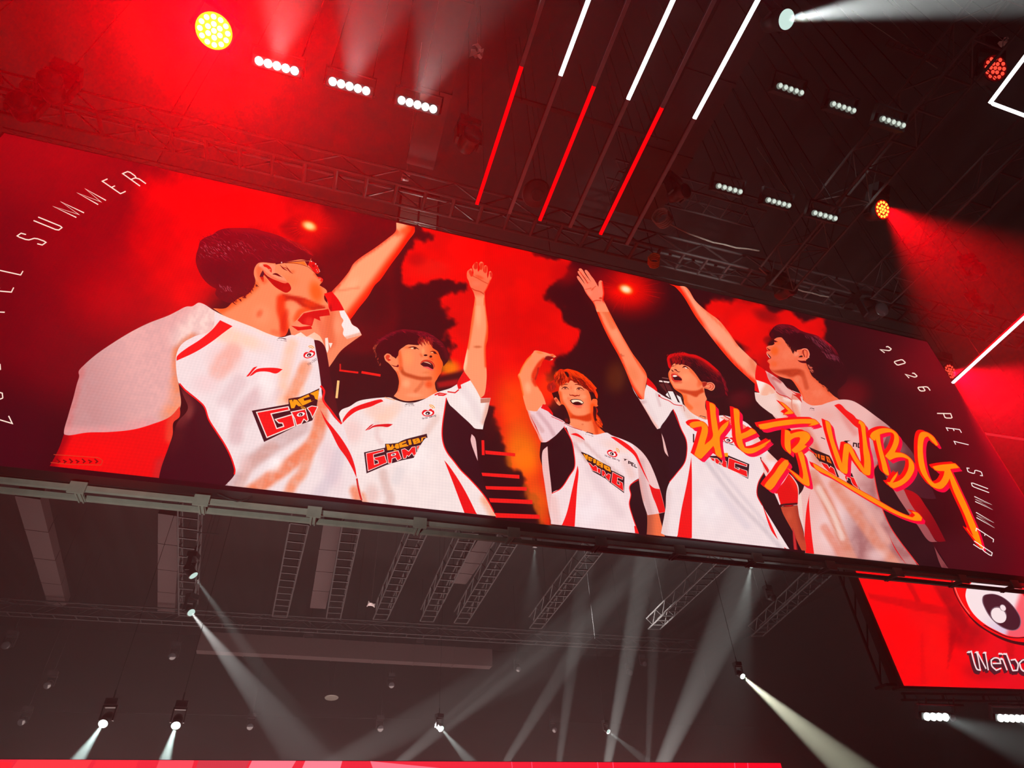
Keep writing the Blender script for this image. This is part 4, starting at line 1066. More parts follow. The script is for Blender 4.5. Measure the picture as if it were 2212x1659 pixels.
    H.poly('f4', '312,632 270,590 242,480 232,370 280,300 380,262 520,247 620,233 760,272 900,292 1050,356 1200,446 1310,536 1410,626 1500,716 1580,856 1645,946 1640,1020 1694,1150 1672,1230 1650,1300 1610,1240 1540,1300 1400,1320 1200,1300 1150,1200 1200,1112 1290,1150 1350,1120 1375,1040 1340,980 1262,942 1140,930 1050,940 1062,850 960,740 880,665 760,565 640,535 590,505 540,540 500,500 470,530 420,490 360,540', (54, 2, 14),
           [('s', '300,620 255,480 245,370 290,310', 26, 60, (226, 4, 10), .95), ('s', '290,310 520,262 760,285 1050,370 1310,560 1480,720', 22, 80, (222, 6, 10), .95), ('s', '1000,450 1250,620 1420,720', 10, 60, (150, 4, 10), .7), ('s', '1480,720 1600,900 1660,1100', 14, 50, (120, 2, 22), .8), ('b', (1350, 1180), (260, 160), (36, 3, 12), .9), ('b', (380, 400), (60, 90), (150, 4, 10), .8)], sp=1.6)
    hair(H, 'f4', 60, '330,300 600,260 660,480 500,520 360,500', (170, 10, 12), (-.2, 1), (.4, 1), 8, 14, 31)
    hair(H, 'f4', 90, '640,330 1000,430 1400,700 1600,1000 1300,900 900,600 650,480', (110, 10, 22), (.7, .6), (.9, .8), 11, 12, 32)
    hair(H, 'f4', 40, '700,400 1000,520 1300,800 1100,800 800,560', (36, 3, 12), (.7, .6), (.9, .8), 14, 18, 33)
    hair(H, 'f4', 24, '230,280 330,260 600,215 640,250 400,290 250,330', (140, 8, 16), (.3, -.6), (1, -.5), 5, 8, 34)
    hair(H, 'f4', 30, '1500,750 1640,950 1690,1150 1640,1280 1590,1000', (130, 8, 26), (.3, 1), (.6, 1), 9, 10, 35)
    H.build('hair', LED, body)
    J = Paint(MAIN)
    J.poly('G', '1112,600 1180,690 1262,772 1340,860 1400,920 1442,1000 1434,1150 1282,1162 1240,1060 1180,960 1140,880', (234, 190, 184), [('s', '1150,700 1220,820 1260,920', 12, 40, (244, 222, 222), .8), ('b', (1200, 740), (60, 60), (240, 170, 150), .6)])
    J.poly('G', '1215,1010 1290,980 1360,880 1430,990 1436,1140 1360,1160 1284,1156 1250,1060', (226, 8, 10), [('s', '1380,900 1430,1000', 10, 40, (250, 40, 10), .6)])
    J.poly('G', '1222,1060 1262,1050 1290,1150 1276,1158', (238, 200, 200))
    J.rib('G', '1276,1158 1310,1148 1432,1138', 18, (70, 6, 14))
    J.poly('G', '18,138 50,200 88,246 124,246 130,180 146,120 200,150 240,186 330,240 440,282 462,300 420,315 370,332 320,410 265,490 236,502 200,450 160,380 90,262', (238, 216, 214), [('s', '60,230 150,370 230,490', 4, 22, (236, 150, 130), .6), ('s', '230,200 260,300', 3, 16, (216, 180, 180), .7), ('b', (120, 270), (40, 24), (190, 140, 140), .7), ('s', '130,250 220,420', 6, 30, (226, 200, 200), .5)])
    J.poly('G', '150,58 200,110 234,160 236,184 190,150 144,122', (226, 8, 12))
    J.poly('G', '272,538 290,580 332,738 300,695 284,610', (228, 176, 170))
    J.poly('G', '1146,872 1100,965 1090,1060 1130,1150 1200,1260 1300,1420 1400,1590 1500,1600 1450,1480 1400,1380 1310,1220 1250,1080 1190,960', (34, 4, 12))
    J.poly('G', '1290,1166 1360,1164 1434,1150 1450,1260 1484,1390 1506,1500 1502,1600 1440,1480 1400,1390 1310,1225', (190, 66, 42), [('s', '1440,1180 1490,1420', 10, 40, (150, 40, 30), .6), ('b', (1360, 1240), (40, 60), (210, 84, 54), .6)])
    J.poly('G', '1390,1340 1412,1400 1430,1500 1450,1600 1410,1590 1396,1480', (130, 8, 16), [('s', '1400,1360 1420,1580', 3, 12, (226, 60, 60), .7)])
    J.poly('G', '368,332 440,282 470,300 520,355 590,398 660,420 740,392 800,384 860,398 985,440 1060,510 1112,592 1180,690 1150,730 1112,742 1142,870 1096,962 1088,1060 1130,1150 1200,1262 1300,1425 1410,1600 520,1488 420,1470 312,1412 268,1390 306,1180 314,1040 340,960 400,880 470,785 490,680 482,592 440,500', (238, 216, 216),
           [('s', '640,760 900,1100 1150,1360 1330,1560', 5, 26, (208, 188, 192), .9), ('s', '700,760 950,1060 1200,1350', 4, 24, (216, 196, 200), .8), ('b', (700, 1150), (180, 260), (244, 230, 232), .6), ('s', '460,310 520,400 620,480', 8, 40, (232, 180, 160), .7), ('s', '1080,560 1100,700', 10, 40, (232, 170, 150), .8), ('b', (980, 620), (70, 60), (246, 200, 184), .5), ('s', '320,1040 290,1380', 10, 50, (222, 190, 188), .7), ('s', '760,1040 1000,1330', 6, 50, (214, 196, 204), .6), ('n', 50, (226, 204, 208), .3, 15)])
    J.poly('G', '372,330 400,380 442,500 482,592 491,680 470,792 400,884 338,955 336,800 322,660 275,540 262,492 310,420', (40, 4, 18))
    J.poly('G', '527,738 532,900 532,1489 402,1460 440,1200 490,960', RED)
    J.poly('G', '1128,1136 1190,1272 1270,1450 1205,1360', RED)
    J.poly('G', '1316,1505 1360,1540 1404,1592 1352,1572', RED)
    J.poly('G', '1112,744 1190,850 1180,880 1150,830', (226, 20, 24))
    J.rib('G', '1146,872 1098,962 1088,1060 1130,1150', 8, (214, 16, 24))
    J.rib('G', '372,332 440,500 482,592 490,680 470,785 400,880 338,955', 7, RED)
    J.rib('G', '244,205 270,232 340,262 380,290 450,302', 7, (214, 16, 30))
    J.dot('G', (254, 218), 9, (206, 10, 26))
    J.rib('G', '460,305 470,350', 4, (170, 60, 50))
    J.poly('G', '770,400 850,400 985,470 1040,520 1000,520 900,480', (240, 120, 90), [('b', (820, 410), (70, 30), (246, 190, 170), .8)])
    J.rib('G', '800,384 860,420', 8, (206, 40, 40))
    neck_tag(J, 'G', (592, 392), (64, 14), (2, -12))
    eye_logo(J, 'G', (846, 596), 46, 12, ('G', 'Weibo Gaming', (780, 604), (12, 4.2), (2, -12), 3, (80, 40, 60)))
    J.poly('G', '676,730 842,726 1022,800 1012,926 870,850 740,790 690,752', (46, 6, 18), sm=False)
    J.poly('G', '540,540 552,545 552,620 540,614', (46, 6, 18), sm=False)
    J.poly('G', '800,706 838,704 840,738 806,736', (250, 150, 10), sm=False)
    LW = (250, 212, 206)
    J.cut('G', '690,746 722,752 724,776 704,768', RED, LW, 3)
    J.cut('G', '728,752 748,754 790,800 794,768 826,778 826,830 800,822 762,780 760,800 736,790', RED, LW, 3)
    J.cut('G', '848,748 1000,806 998,820 896,788 894,832 936,852 938,836 912,826 1000,860 1004,910 838,836', RED, LW, 4)
    J.build('jersey', LED, body)


def person_profile():
    B = Paint(MAIN)
    B.poly('H', '30,66 110,84 205,100 300,240 420,350 540,440 640,560 740,700 860,820 940,905 940,1010 950,1130 850,1042 700,902 560,742 420,562 300,402 180,202 90,96', (246, 152, 116),
           [('s', '30,66 90,96 180,202 300,402 420,562 560,742 700,902 850,1042 940,1120', 16, 36, (255, 40, 8), .95), ('s', '205,100 420,350 640,560 740,700', 5, 22, (255, 90, 50), .7), ('b', (470, 560), (90, 170), (250, 164, 130), .6, -40), ('s', '40,70 120,100 170,180', 10, 30, (255, 30, 6), .8), ('b', (860, 960), (70, 90), (240, 130, 96), .6), ('s', '880,860 930,980', 8, 40, (226, 96, 60), .5)])
    B.poly('f5', '482,490 540,455 640,455 720,540 800,620 870,700 1000,690 1090,672 1152,698 1187,770 1172,850 1112,912 1130,990 1200,1130 1330,1290 1500,1420 1600,1550 1740,1660 1900,1800 2000,1960 1500,2040 1250,1950 1100,1780 1050,1660 1000,1550 930,1430 822,1292 700,1262 560,1212 430,1122 383,1040 390,985 342,930 360,900 424,868 372,840 322,755 340,728 392,728 410,704 350,708 322,655 360,622 460,602 492,572 478,545 545,540 490,515', (240, 108, 74),
           [('p', '400,1090 480,1110 640,1090 850,1075 980,1080 1060,1130 1080,1240 960,1200 820,1240 700,1200 560,1170 460,1130', 34, (176, 46, 20), .9), ('b', (490, 720), (120, 140), (244, 88, 18), .8), ('b', (480, 980), (110, 100), (242, 92, 40), .7), ('b', (760, 800), (200, 160), (244, 124, 90), .7), ('b', (920, 780), (90, 70), (246, 150, 124), .7), ('s', '1040,1150 1090,1300 1130,1450', 14, 60, (200, 70, 40), .85), ('b', (930, 1300), (90, 110), (236, 124, 90), .7, 20), ('s', '830,1300 960,1450 1050,1660', 8, 40, (250, 80, 40), .8), ('s', '1140,1000 1250,1200 1450,1400 1620,1580', 14, 60, (226, 80, 44), .7), ('b', (1350, 1560), (160, 120), (244, 124, 92), .7), ('s', '330,640 380,620 460,606', 5, 20, (255, 140, 100), .6), ('s', '345,730 390,732', 4, 18, (255, 150, 120), .7), ('s', '350,930 390,990 386,1040', 5, 22, (255, 60, 30), .7), ('b', (550, 560), (90, 60), (246, 100, 36), .7), ('n', 40, (230, 90, 50), .2, 17)], sp=1.6)
    B.rib('f5', '340,655 370,690 412,702', (8, 22, 8), (100, 4, 8))
    B.poly('f5', '330,760 372,790 422,850 410,880 372,840 340,790', (110, 6, 14))
    B.rib('f5', '335,770 365,820 400,862', 10, (250, 200, 180))
    B.rib('f5', '480,505 520,525 552,540', (10, 18, 6), (96, 4, 14))
    B.rib('f5', '480,545 520,550', 12, (230, 30, 40))
    B.poly('f5', '945,900 1010,915 1100,915 1130,930 1120,965 1040,960 980,935', (84, 0, 14))
    B.rib('f5', '1040,780 1050,720 1090,695 1130,720 1140,800 1120,860', 14, (196, 44, 32))
    B.rib('f5', '1060,700 1066,770 1090,840', 18, (128, 12, 14))
    B.rib('f5', '1030,690 1090,672 1150,700 1184,770 1168,850', 14, (252, 140, 116))
    B.poly('f5', '965,846 1000,815 1040,808 1052,840 1010,846', (40, 0, 10))
    B.rib('f5', '950,880 1060,890 1140,860', 18, (250, 124, 100))
    for c in ((1176, 852), (1200, 880), (1196, 900)):
        B.dot('f5', c, 8, (200, 150, 140), n=8)
    body = B.build('person_picture', LED, screen)
    body['label'] = 'pictured person in profile facing left, arm stretched out of the picture'
    H = Paint(MAIN)
    H.poly('f5', '383,392 420,318 480,240 560,193 700,186 850,216 1000,306 1100,346 1250,386 1350,416 1450,486 1560,556 1680,666 1762,790 1852,930 1922,1050 1952,1200 1905,1350 1805,1450 1742,1520 1770,1670 1690,1630 1600,1545 1500,1420 1430,1392 1350,1312 1240,1222 1180,1100 1132,980 1180,900 1192,800 1152,690 1090,668 1000,686 940,700 925,745 890,710 862,770 830,690 770,610 700,530 640,460 600,440 540,440 480,462 430,470', (46, 2, 12),
           [('s', '520,200 700,195 1000,310 1300,400 1560,560 1740,760', 10, 60, (120, 3, 22), .85), ('s', '1280,340 1430,470 1600,600', 8, 44, (180, 6, 24), .8), ('b', (440, 400), (60, 80), (86, 4, 14), .7), ('b', (1500, 1150), (260, 240), (34, 3, 12), .8), ('b', (1150, 520), (300, 120), (40, 2, 10), .7)])
    hair(H, 'f5', 80, '1100,420 1400,480 1700,760 1850,980 1600,900 1300,600', (116, 40, 58), (.6, 1), (1, .8), 12, 10, 41)
    hair(H, 'f5', 50, '450,260 700,200 1000,320 900,400 600,360', (120, 12, 34), (.8, .7), (1, .4), 9, 10, 42)
    hair(H, 'f5', 50, '1130,950 1250,1000 1500,1400 1700,1600 1600,1560 1300,1270', (40, 4, 12), (1, .5), (.7, 1), 8, 12, 43)
    hair(H, 'f5', 26, '1150,980 1230,1040 1260,1160 1200,1130', (226, 100, 80), (1, .3), (1, .6), 6, 7, 44)
    hair(H, 'f5', 24, '680,520 770,600 900,700 860,760 780,640', (60, 4, 12), (.4, 1), (.6, 1), 8, 14, 45)
    H.build('hair', LED, body)
    J = Paint(MAIN)
    # near shoulder, sleeve and torso
    J.poly('H', '1025,965 1060,985 1120,1022 1200,1082 1260,1150 1330,1180 1400,1215 1412,1300 1340,1440 1180,1500 1100,1420 1060,1250 1040,1110', (232, 172, 164), [('s', '1060,1010 1130,1130 1220,1230', 6, 30, (196, 110, 110), .7), ('s', '1110,1040 1180,1080', 5, 22, (190, 70, 70), .7), ('b', (1330, 1260), (60, 60), (226, 120, 96), .6)])
    J.poly('H', '1250,1130 1330,1190 1390,1205 1402,1240 1330,1200', (224, 22, 20))
    J.poly('H', '935,902 990,935 1030,975 1050,1035 1080,1090 1122,1145 1132,1182 1060,1110 930,1060 920,1000', (236, 6, 8))
    J.poly('H', '915,1100 942,1108 966,1198 914,1172', (226, 8, 14))
    J.poly('H', '930,1060 1062,1110 1132,1180 1200,1300 1300,1520 1160,1450 1000,1330 932,1280 914,1190 965,1196', (246, 224, 214), [('s', '1060,1130 1020,1220 1060,1330', 20, 50, (240, 160, 130), .8), ('s', '940,1240 960,1290', 8, 30, (210, 150, 140), .6), ('s', '1100,1170 1160,1400', 8, 40, (236, 160, 134), .8)])
    J.poly('G', '1070,190 1150,215 1260,195 1340,240 1470,260 1490,275 1560,300 1640,295 1700,285 1720,420 1720,1660 1505,1610 1490,1400 1440,1210 1436,1080 1482,1010 1502,860 1500,690 1420,560 1300,430 1180,350 1090,270', (236, 198, 188),
           [('s', '1290,210 1330,330 1420,520', 16, 50, (234, 160, 134), .8), ('s', '1380,250 1440,420 1560,640', 14, 40, (230, 140, 116), .8), ('b', (1230, 270), (80, 60), (244, 206, 196), .6), ('s', '1330,240 1440,270', 6, 26, (246, 230, 224), .7), ('s', '1490,860 1560,1100 1640,1300', 20, 50, (224, 140, 116), .8), ('b', (1560, 1350), (120, 200), (236, 208, 208), .7), ('s', '1440,1210 1500,1580', 8, 40, (230, 190, 186), .6)])
    J.poly('I', '112,150 165,192 232,212 330,182 420,160 510,166 590,206 700,286 820,378 870,430 760,560 720,680 692,720 702,800 722,900 762,1030 822,1170 902,1290 1002,1420 1090,1530 150,1425 120,1000 100,700', (234, 176, 170),
           [('b', (450, 1200), (330, 320), (238, 208, 208), .9), ('b', (330, 280), (200, 90), (232, 160, 150), .7), ('g', (600, 330), (840, 400), (150, 84, 86), .8), ('s', '430,240 480,330 540,420', 8, 40, (216, 120, 112), .6), ('s', '205,760 330,1000 470,1330 520,1440', 26, 34, (214, 124, 100), .9), ('s', '250,860 360,1060 440,1260', 8, 26, (240, 210, 200), .8), ('s', '380,830 560,1080 720,1300 860,1470', 24, 40, (220, 132, 108), .9), ('s', '460,830 640,1060 800,1290', 10, 40, (232, 164, 150), .8), ('s', '300,1180 400,1340 450,1430', 16, 36, (222, 130, 110), .85), ('s', '560,900 700,1060 740,1100', 12, 50, (226, 170, 162), .7), ('b', (720, 1400), (120, 80), (238, 200, 200), .7), ('s', '130,380 200,520 260,640', 16, 50, (214, 110, 84), .8), ('s', '40,420 160,600', 10, 40, (236, 200, 186), .7), ('b', (620, 620), (70, 100), (228, 180, 178), .6), ('s', '700,700 720,900 770,1040', 4, 24, (250, 120, 110), .5), ('n', 50, (226, 180, 176), .3, 19)])
    J.poly('I', '820,378 880,440 960,530 1010,600 1080,740 1150,860 1190,950 1120,950 1050,930 950,880 860,830 790,782 770,740 722,678 740,600', (104, 52, 58), [('g', (880, 600), (1150, 800), (66, 14, 28), .85), ('b', (830, 640), (70, 110), (140, 92, 94), .7), ('s', '800,440 900,560', 10, 60, (150, 90, 92), .6)])
    J.poly('I', '722,674 700,760 722,900 760,1030 822,1170 902,1290 1002,1420 1084,1525 1310,1545 1240,1420 1175,1330 1060,1190 960,1060 880,930 800,790', (42, 10, 18), [('b', (1100, 1350), (150, 120), (50, 14, 22), .7)])
    J.poly('I', '790,776 860,826 930,872 1000,1000 1080,1110 1180,1280 1200,1292 1130,1285 1040,1160 960,1050 880,930', (176, 96, 96), [('g', (900, 900), (1150, 1250), (150, 70, 76), .8)])
    J.poly('I', '926,868 1000,892 1052,930 1100,1000 1160,1090 1220,1200 1264,1288 1196,1286 1120,1180 1040,1070 980,980', (176, 6, 18), [('g', (980, 980), (1230, 1150), (120, 4, 18), .8)])
    J.poly('I', '1172,1328 1215,1400 1262,1470 1316,1545 1262,1535 1215,1460', (134, 62, 66), [('b', (1260, 1500), (40, 50), (104, 40, 48), .6)])
    J.poly('I', '375,205 420,194 470,240 545,300 572,390 540,370 490,320 430,260', RED)
    J.poly('I', '192,868 176,950 184,1100 202,1280 222,1428 153,1418 140,1300 144,1150 160,1000', RED)
    J.poly('I', '805,1218 842,1300 902,1402 966,1490 900,1410 850,1330', (214, 16, 26))
    J.rib('I', '722,674 692,720 702,800 722,900 760,1030 822,1170 902,1290 1002,1420 1080,1520', 7, (222, 40, 44))
    J.poly('G', '1440,890 1482,870 1500,900 1482,1010 1436,1075 1430,990', (36, 4, 14))
    J.rib('H', '1135,1182 1180,1215 1250,1235 1300,1270', 8, (206, 24, 30))
    J.poly('H', '1300,1210 1380,1215 1408,1300 1350,1240', (206, 30, 26))
    J.rib('H', '1310,1200 1300,1330 1340,1440', 12, (220, 130, 110))
    neck_tag(J, 'I', (180, 232), (40, 6), (1, -11))
    LB = (44, 8, 16)
    J.poly('CB', '60,640 200,700 440,800 500,900 620,1200 560,1190 440,1060 300,960 200,840 130,740', LB, sm=False)
    J.poly('CB', '740,1180 850,1120 900,1240 1020,1450 960,1420 760,1290', LB, sm=False)
    for s in ('170,760 200,765 216,830 200,830', '222,770 260,780 262,860 236,840', '280,790 350,810 356,896 290,872', '376,806 430,830 482,950 400,912'):
        J.poly('CB', s, (246, 96, 14), sm=False)
    J.rib('CB', '296,826 336,838', 9, LB)
    J.rib('CB', '408,850 440,906', 12, LB)
    J.poly('CB', '40,668 120,712 190,770 160,770 80,720', (232, 20, 20), sm=False)
    J.cut('CB', '280,920 400,968 440,1040 460,1000 520,1040 570,1180 520,1150 420,1090 340,1010', RED, (250, 200, 190), 8)
    J.cut('CB', '720,1180 760,1170 890,1210 980,1410 880,1340 850,1290 830,1220 760,1190 770,1250 740,1240', RED, (250, 200, 190), 7)
    J.poly('CB', '690,545 730,525 830,524 770,545 780,575 730,575', (40, 8, 20), sm=False)
    for s in ('880,640 884,572 936,580 940,644', '1000,580 970,580 972,650 1000,655'):
        J.rib('CB', s, 24, (40, 8, 20), sm=False)
    J.rib('CB', '285,468 360,500', 14, (60, 14, 30))
    J.build('jersey', LED, body)


STROKES = [
    ('CAL', '130,455 180,425 320,420 390,470 410,540 400,620 370,720 360,770 480,650 470,520 450,350 430,135 480,150 520,190 525,300 545,430 565,560 620,480 720,405 710,470 640,570 590,640 590,760 610,880 625,950 600,962 530,910 510,830 490,780 400,880 310,975 280,970 205,915 250,780 290,640 320,520 310,490 230,505 190,515 150,495'),
    ('CAL', '790,220 850,235 880,280 880,420 905,600 980,570 1060,520 1110,555 1135,590 980,660 920,680 930,740 960,810 1020,820 1120,800 1230,750 1335,695 1340,710 1240,790 1300,765 1150,860 1060,895 980,890 900,840 850,760 825,650 815,520 800,360'),
    ('CAL', '1480,125 1530,145 1600,200 1650,250 1690,295 1640,305 1545,310 1560,290 1610,260 1590,240 1540,190'),
    ('CAL', '1160,465 1300,440 1500,405 1700,385 1900,380 2000,390 2070,450 1990,475 1910,485 1960,450 1800,450 1600,470 1400,500 1250,535 1190,525'),
    ('CAL', '1560,545 1600,550 1640,590 1640,720 1650,880 1640,905 1600,870 1560,800 1555,680'),
    ('CAL', '1640,605 1760,570 1870,570 1930,620 1935,670 1880,740 1850,770 1890,785 1800,855 1720,890 1680,870 1660,840 1760,740 1790,670 1770,650 1700,660 1640,700'),
    ('CAL', '1750,880 1810,865 1840,920 1860,1010 1890,1150 1920,1290 1930,1370 1910,1385 1830,1350 1740,1270 1670,1190 1630,1150 1590,1110 1640,1140 1740,1210 1825,1280 1830,1200 1800,1050 1770,950'),
    ('CAL', '1560,990 1600,1000 1620,1050 1560,1150 1470,1280 1400,1390 1345,1445 1300,1425 1250,1380 1290,1320 1400,1190 1480,1070'),
    ('CB', '360,155 420,180 460,240 480,340 510,480 560,640 620,800 670,950 690,740 710,590 760,580 830,620 880,710 940,830 1000,920 1075,1040 1080,900 1060,700 1050,500 1020,270 1000,220 970,210 985,150 1040,180 1090,240 1110,420 1140,620 1180,780 1200,950 1190,1150 1160,1165 1080,1140 1020,1070 900,900 800,720 780,900 770,1120 750,1140 680,1110 630,1060 560,880 500,700 430,470 390,320'),
    ('CB', '1185,440 1220,380 1300,330 1400,300 1500,300 1600,330 1690,410 1720,500 1700,610 1640,740 1780,760 1900,830 1980,930 2000,1040 1960,1150 1880,1260 1760,1350 1620,1405 1560,1370 1490,1290 1550,1290 1600,1210 1690,1105 1680,1170 1600,1300 1700,1270 1800,1200 1870,1090 1900,980 1890,870 1780,830 1660,840 1550,885 1460,810 1560,680 1620,540 1630,430 1590,380 1500,375 1365,410 1380,560 1430,760 1490,960 1540,1160 1500,1160 1430,1090 1400,960 1340,720 1290,490 1275,530 1210,490'),
    ('I', '205,665 250,690 400,780 560,870 720,960 860,1040 960,1085 1000,1098 1022,1080 990,1050 1040,1062 1076,1100 1070,1125 1010,1122 880,1078 700,985 520,880 340,770 230,712'),
    ('CG', '150,90 190,70 250,85 320,140 370,230 345,235 290,180 245,125 210,140 190,200 185,290 195,400 215,500 250,600 300,670 330,690 390,665 430,600 445,540 340,530 300,485 400,465 570,450 620,500 510,515 550,600 620,750 700,920 760,1060 820,1200 870,1350 900,1460 880,1460 800,1350 710,1230 710,1215 760,1290 790,1320 740,1200 680,1050 600,880 540,740 505,625 480,680 420,745 370,752 290,720 220,640 160,540 130,420 122,280 128,160'),
]


def calligraphy():
    C = Paint(MAIN)
    base = [spline(Q(f, s), corner=50) for f, s in STROKES]
    for s in (1.0, .66, .33):
        for p in base:
            C.poly('P', None, (242, 0, 56), sm=False, px=p + np.array([7.2, 7.4]) * s)
    for s in (1.0, .66, .33):
        for p in base:
            C.poly('P', None, (246, 6, 6), sm=False, px=p + np.array([-8.0, -4.6]) * s)
    for p in base:
        C.rib('P', None, 2.6, (246, 10, 10), closed=True, sm=False, px=p)
    for p in base:
        C.poly('P', None, ORG, [('n', 26, (244, 124, 10), .5, 22)], sp=3, sm=False, px=p)
    o = C.build('calligraphy', LED, screen)
    o['label'] = 'orange brush lettering with red edges'


def ring_letters():
    C = Paint(MAIN)
    W1 = (252, 226, 208)
    for ch, o, r, u in (('R', (1930, 395), (80, -33), (-240, -172)), ('E', (1660, 500), (72, -32), (-250, -172)), ('M', (1352, 650), (108, -57), (-285, -160)), ('M', (1052, 828), (106, -64), (-318, -152)),
                        ('U', (800, 1008), (64, -48), (-338, -138)), ('S', (575, 1212), (66, -46), (-345, -126)), ('L', (285, 1620), (32, -54), (-365, -80))):
        C.text('SM', ch, o, r, u, 15, W1, 0)
    C.text('P', 'E', (24.6, 631), (5, -10), (-57, -5), 2.4, W1, 0)
    C.text('P', 'P', (10.3, 674.5), (3, -16), (-57, -2), 2.4, W1, 0)
    C.text('P', '6', (1, 800), (-1, -15), (-57, 2), 2.4, W1, 0)
    C.text('P', '0', (6.5, 862), (-2, -15), (-57, 3), 2.4, W1, 0)
    C.text('P', '2', (26.6, 914.9), (-8, -16.5), (-56, 6), 2.6, W1, 0)
    J_ = (1860, 560, .18079)
    FR['J'] = J_
    for ch, o, r, u in (('2', (230, 1080), (52, 38), (85, -42)), ('0', (390, 1225), (45, 42), (100, -28)), ('2', (530, 1375), (45, 44), (100, -18)), ('6', (675, 1530), (33, 46), (118, -8))):
        C.text('J', ch, o, r, u, 12, W1, 0)
    C.text('I', 'P', (1195, 269), (14, 36), (108, 2), 8, W1, 0)
    for ch, o, r, u in (('E', (465, 22), (22, 38), (160, 22)), ('L', (558, 184), (20, 38), (174, 42)), ('S', (710, 497), (15, 52), (174, 52)), ('U', (764, 676), (12, 46), (200, 75)), ('M', (800, 843), (10, 60), (206, 97)),
                        ('M', (820, 1033), (6, 62), (212, 122)), ('E', (825, 1222), (-5, 36), (205, 133)), ('R', (798, 1374), (-10, 40), (216, 142))):
        C.text('CG', ch, o, r, u, 9.5, (252, 238, 230), 0)
    o = C.build('lettering', LED, screen)
    o['label'] = 'thin cream letters running round both ends'


background()
person_profile()
person_red_hair()
person_open_palm()
person_looking_up()
person_glasses()
calligraphy()
ring_letters()
MB().box((4.92, 9.985, 6.88), (25.8, 0.05, 0.14)).build('bottom_bezel', 'black', screen)


# ------------------------------------------------------------------ rail frame under the big wall
def rail_frame():
    t = empty('rail_frame', (4.9, 10.15, 6.8), 'pale metal double rail with square clamps along the wide LED wall\'s lower edge', 'rail')
    for y in (10.0, 10.32):
        MB().box((5.0, y, 6.735), (26.4, 0.07, 0.08)).build('rail', 'rail', t)
    for px, py in ((-70, 1018), (166, 1041), (436, 1072), (680, 1099), (909, 1122), (1112, 1143), (1299, 1165), (1473, 1179), (1635, 1201), (1793, 1218), (1940, 1232), (2075, 1249), (2189, 1260)):
        x = onZ(px, py, 6.75)[0]
        m = MB().box((x, 9.93, 6.71), (0.23, 0.03, 0.19))
        m.box((x, 10.16, 6.70), (0.11, 0.36, 0.035)).box((x - 0.03, 10.16, 6.68), (0.02, 0.34, 0.05)).box((x + 0.03, 10.16, 6.68), (0.02, 0.34, 0.05))
        m.box((x, 10.0, 6.775), (0.1, 0.05, 0.05))
        m.build('clamp', 'rail', t)
    pts = [onY(x, y, 9.94) for x, y in ((470, 1067), (490, 1076), (512, 1083), (530, 1080), (545, 1072))]
    MB().tube(pts, 0.012, 6).build('cable', 'cable', t)


rail_frame()


# ------------------------------------------------------------------ red LED wall at the lower right
LED2 = led_material('side_wall_pixels', 1.25, 0.05, 0.02)
LED3 = led_material('stage_wall_pixels', 1.45, 0.07, 0.02, 'AUTO')
_p0, _p1 = onY(1945, 1482, 16.0), None
_dx = ray(7008, 1577)          # direction of its horizontals
_dx = np.array([_dx[0], _dx[1], 0]) / np.hypot(_dx[0], _dx[1])
_nx = np.array([_dx[1], -_dx[0], 0.0])
SIDE = Wall(np.array([_p0[0], _p0[1], 0]), _nx, (0.0, _p0[2]), (9.2, _p0[2] + 6.0))
side = empty('led_screen', (_p0[0] + 4.5 * _dx[0], _p0[1] + 4.5 * _dx[1], _p0[2]), 'red LED wall with a big white eye emblem at the lower right', 'screen')


